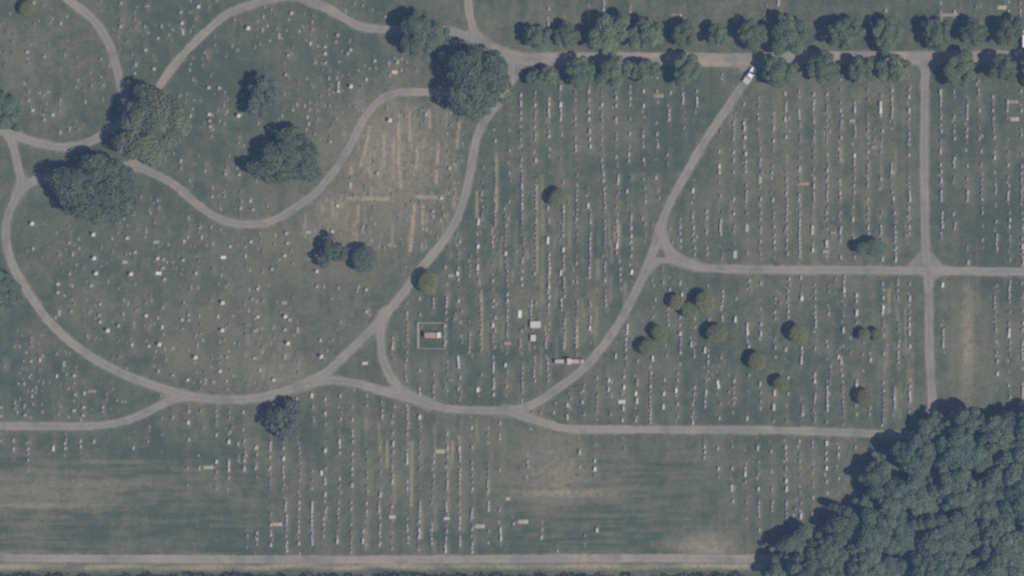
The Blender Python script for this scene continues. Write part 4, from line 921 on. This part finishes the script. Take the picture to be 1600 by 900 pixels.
shrub(1346,388,10,L_DARK,'small dark bush left of a larger one near the straight drive',group=None, zs=1.5)
shrub(1367,388,16,L_DARK,'dark green round bush near the crossing of the straight drives',group=None)

UPPER = [(838,58,23),(886,56,21),(948,54,34),(1010,54,27),(1068,53,22),(1122,55,20),(1174,54,24),(1234,53,33),(1318,52,27),(1385,54,28),(1460,54,28),(1520,51,22),(1573,52,24)]
LOWER = [(832,122,13),(858,119,17),(906,112,24),(962,112,27),(1006,112,21),(1072,110,26),(1213,113,30),(1285,108,26),(1341,112,22),(1396,110,25),(1497,110,30),(1566,109,26),(1614,110,26)]
for row, lst in (('upper', UPPER), ('lower', LOWER)):
    for k, (x, y, r) in enumerate(lst):
        v = (k * 3 + (row == 'lower') * 2) % 5
        side = f"{ordn(k + 1)} from the left" if k < 7 else f"{ordn(len(lst) - k)} from the right"
        plant('avenue_tree', ('ave', v), lambda: crown_mesh(500 + v, 5.0, 8.2, 40, 5600, .34, .22, .14), lambda: trunk_mesh(520 + v, 5.0, 8.2), L_AVENUE,
              x, y + (1.5 if row == 'upper' else 0), r * M / 5.0 * .92, k * 1.9 + (row == 'lower'), f"round green avenue tree, {side} in the {row} row", 'tree', 'trees lining the avenue', 1.05 if r < 28 else .85)
FOREST = [(1458,672,32),(1504,660,28),(1564,676,32),(1604,668,30),(1414,710,27),(1445,716,36),(1492,703,34),(1540,712,36),(1592,722,34),(1368,744,26),(1396,772,36),(1442,776,38),(1490,762,36),(1540,775,40),(1592,785,38),
 (1352,795,22),(1318,818,29),(1362,832,36),(1412,838,38),(1462,838,38),(1512,833,38),(1562,848,40),(1606,848,34),(1248,852,30),(1282,862,28),(1222,884,26),(1262,898,32),(1310,876,31),(1352,888,33),(1398,894,36),(1448,892,34),(1494,890,33),(1542,902,38),(1592,908,36),
 (1225,925,30),(1300,930,34),(1370,940,36),(1440,945,36),(1520,950,36),(1640,700,36),(1645,780,38),(1645,860,38)]
tiers = [sorted([f for f in FOREST if lo <= f[1] < hi], key=lambda f: f[0]) for lo, hi in ((0, 690), (690, 750), (750, 812), (812, 865), (865, 912), (912, 999))]
tn = ['top', 'second', 'third', 'fourth', 'fifth', 'bottom']
for ti, tier in enumerate(tiers):
    for k, (x, y, r) in enumerate(tier):
        v = (k * 2 + ti * 3) % 6
        hgt = (.80, 1.18, .95, 1.34, .72, 1.08)[(k + ti * 2) % 6]
        plant('forest_tree', ('wood', v), lambda: crown_mesh(600 + v, 7.0, 9.6, 52, 9600, .46, .24, .12), lambda: trunk_mesh(620 + v, 7.0, 9.6), L_WOOD,
              x, y, r * M / 7.0 * (.90 + .16 * ((k * 7 + ti * 3) % 5) / 4), (k * 2.3 + ti) % 6.28, f"tall dense green tree of the wood, {ordn(k + 1)} from the left in its {tn[ti]} tier", 'tree', 'trees of the wood in the lower right corner', hgt * 7.0 / max(r * M, 5.5))
def hedge():
    rng = np.random.RandomState(77)
    n = 330
    x = np.linspace(-60, 1175, n) + rng.uniform(-3, 3, n)
    yy = 909 + rng.uniform(-5, 8, n)
    C = np.stack([wx(x), wy(yy), rng.uniform(1.6, 3.6, n)], 1); Rr = rng.uniform(.9, 1.7, n)
    r = empty('hedge', (0, 0, 0)); tag(r, 'dark overgrown hedge running along the very bottom edge', 'hedge')
    me = leaves_mesh('foliage', C, Rr, rng.uniform(0, 1, n), 16000, .34, rng, 1.0, -.7, .1)
    link_mesh('foliage', me, L_DARK, r)
hedge()

# ------------------------------------------------------------------ vehicles
def mat_paint(name, col, rough=.35):
    m, t, b = new_mat(name)
    n = noise_n(t, pos(t), 1.5, 2, .5)
    t.links.new(mixc(t, n, tuple(c * .92 for c in col), col), b.inputs['Base Color'])
    b.inputs['Roughness'].default_value = rough; b.inputs['Specular IOR Level'].default_value = .5
    return m
P_WHITE = mat_paint('white_paint', (.80, .81, .80)); P_GLASS = mat_paint('dark_glass', (.03, .035, .045), .12); P_TYRE = mat_paint('rubber', (.03, .03, .03), .9); P_RIM = mat_paint('steel_rim', (.45, .45, .45), .4)
P_TAN = mat_paint('tan_tarp', (.48, .42, .32), .85); P_LAMP = mat_paint('lamp_lens', (.6, .6, .55), .2); P_RED = mat_paint('tail_lens', (.35, .03, .02), .3)
def loft(sections):
    """sections: (x, half width, z low, z high, tumblehome) along the length"""
    bm = bmesh.new(); R_ = []
    for x, w, z0, z1, k in sections:
        R_.append([bm.verts.new(p) for p in ((x, -w, z0), (x, w, z0), (x, w, z0 + (z1 - z0) * .6), (x, w * k, z1), (x, -w * k, z1), (x, -w, z0 + (z1 - z0) * .6))])
    for A, B in zip(R_, R_[1:]):
        for i in range(6): bm.faces.new((A[i], A[(i + 1) % 6], B[(i + 1) % 6], B[i]))
    bm.faces.new(R_[0]); bm.faces.new(R_[-1][::-1])
    bmesh.ops.recalc_face_normals(bm, faces=bm.faces)
    return bm
def wheels(r, xs, w):
    for x in xs:
        for s in (-1, 1):
            for nm, rad, th, mt in (('tyre', .37, .26, P_TYRE), ('rim', .22, .28, P_RIM)):
                bm = bmesh.new()
                bmesh.ops.create_cone(bm, cap_ends=True, segments=16, radius1=rad, radius2=rad, depth=th, matrix=Matrix.Translation((x, s * w, .37)) @ Matrix.Rotation(math.pi / 2, 4, 'X'))
                if nm == 'tyre':
                    wh = link_mesh('wheel', bm_mesh('wheel', bm), mt, r)
                else: link_mesh('rim', bm_mesh('rim', bm), mt, wh)
def quad_part(name, pts, mt, r, th=.02):
    bm = bmesh.new()
    v = [Vector(p) for p in pts]; n = (v[1] - v[0]).cross(v[2] - v[0]).normalized() * th
    a = [bm.verts.new(p) for p in v]; b_ = [bm.verts.new(p + n) for p in v]
    bm.faces.new(a[::-1]); bm.faces.new(b_)
    for i in range(len(a)): k = (i + 1) % len(a); bm.faces.new((a[i], a[k], b_[k], b_[i]))
    return link_mesh(name, bm_mesh(name, bm), mt, r)
def pickup():
    r = empty('pickup_truck', (wx(1171.5), wy(118.5), .05), math.atan2(20, 13.5))
    tag(r, 'white pickup truck with a tan covered bed, parked where the curved drive leaves the avenue', 'pickup truck')
    link_mesh('body', bm_mesh('body', loft([(2.8, .80, .45, .95, .9), (2.7, .96, .40, 1.08, .92), (1.2, 1.0, .40, 1.16, .94), (.9, 1.0, .40, 1.18, .95), (-.9, 1.0, .40, 1.15, .96), (-2.75, 1.0, .42, 1.15, .97)])), P_WHITE, r)
    link_mesh('cab', bm_mesh('cab', loft([(1.25, .90, 1.14, 1.2, .95), (.55, .88, 1.14, 1.82, .84), (-.55, .88, 1.14, 1.84, .84), (-.95, .90, 1.14, 1.2, .95)])), P_WHITE, r)
    quad_part('windscreen', [(1.24, -.74, 1.22), (1.24, .74, 1.22), (.60, .66, 1.83), (.60, -.66, 1.83)], P_GLASS, r)
    quad_part('rear_window', [(-.60, -.66, 1.83), (-.60, .66, 1.83), (-.95, .72, 1.24), (-.95, -.72, 1.24)], P_GLASS, r)
    for s in (-1, 1):
        p = [(.95, s * .90, 1.25), (-.75, s * .90, 1.25), (-.55, s * .80, 1.72), (.55, s * .80, 1.72)]
        quad_part('side_window', p if s > 0 else p[::-1], P_GLASS, r)
        p = [(2.78, s * .5, .72), (2.78, s * .86, .72), (2.74, s * .86, .98), (2.74, s * .5, .98)]
        quad_part('headlight', p if s > 0 else p[::-1], P_LAMP, r, .03)
    bm = bmesh.new(); add_box(bm, -1.88, 0, 1.10, 1.6, 1.72, .16, .05); link_mesh('bed_cover', bm_mesh('bed_cover', bm), P_TAN, r)
    for x, s in ((-1.88, 1), (-1.88, -1)):
        bm = bmesh.new(); add_box(bm, x, s * .93, 1.13, 1.7, .1, .1, .02); link_mesh('bed_rail', bm_mesh('bed_rail', bm), P_WHITE, r)
    bm = bmesh.new(); add_box(bm, -2.85, 0, .5, .16, 1.8, .2, .04); link_mesh('bumper', bm_mesh('bumper', bm), P_RIM, r)
    wheels(r, (1.85, -1.75), .88)
pickup()
def van():
    r = empty('white_van', (wx(1601), wy(61), .0), math.pi / 2)
    tag(r, 'white van at the right edge, only its left side showing', 'van')
    link_mesh('body', bm_mesh('body', loft([(2.7, .85, .45, .95, .9), (2.55, .98, .40, 1.15, .9), (1.7, 1.0, .40, 1.3, .92), (1.2, 1.0, .40, 2.0, .86), (-2.5, 1.0, .40, 2.05, .88), (-2.7, .98, .45, 1.9, .9)])), P_WHITE, r)
    quad_part('windscreen', [(1.69, -.78, 1.36), (1.69, .78, 1.36), (1.24, .74, 1.98), (1.24, -.74, 1.98)], P_GLASS, r)
    wheels(r, (1.7, -1.7), .88)
van()

# ------------------------------------------------------------------ the air between the camera and the ground
def haze():
    bm = bmesh.new()
    add_box(bm, 0, 0, -1.0, 6060, 6060, CAM_H + 13)
    o = link_mesh('haze', bm_mesh('haze', bm))
    m = bpy.data.materials.new('haze_air'); m.use_nodes = True
    t = m.node_tree; t.nodes.remove(t.nodes['Principled BSDF'])
    v = t.nodes.new('ShaderNodeVolumePrincipled')
    v.inputs['Color'].default_value = HAZE_COL
    v.inputs['Density'].default_value = HAZE_D
    v.inputs['Anisotropy'].default_value = 0.0
    t.links.new(v.outputs[0], t.nodes['Material Output'].inputs['Volume'])
    o.data.materials.append(m)
    tag(o, kind='stuff')
HAZE_D, HAZE_COL = 0.00016, (.34, .52, .96, 1.0)
haze()
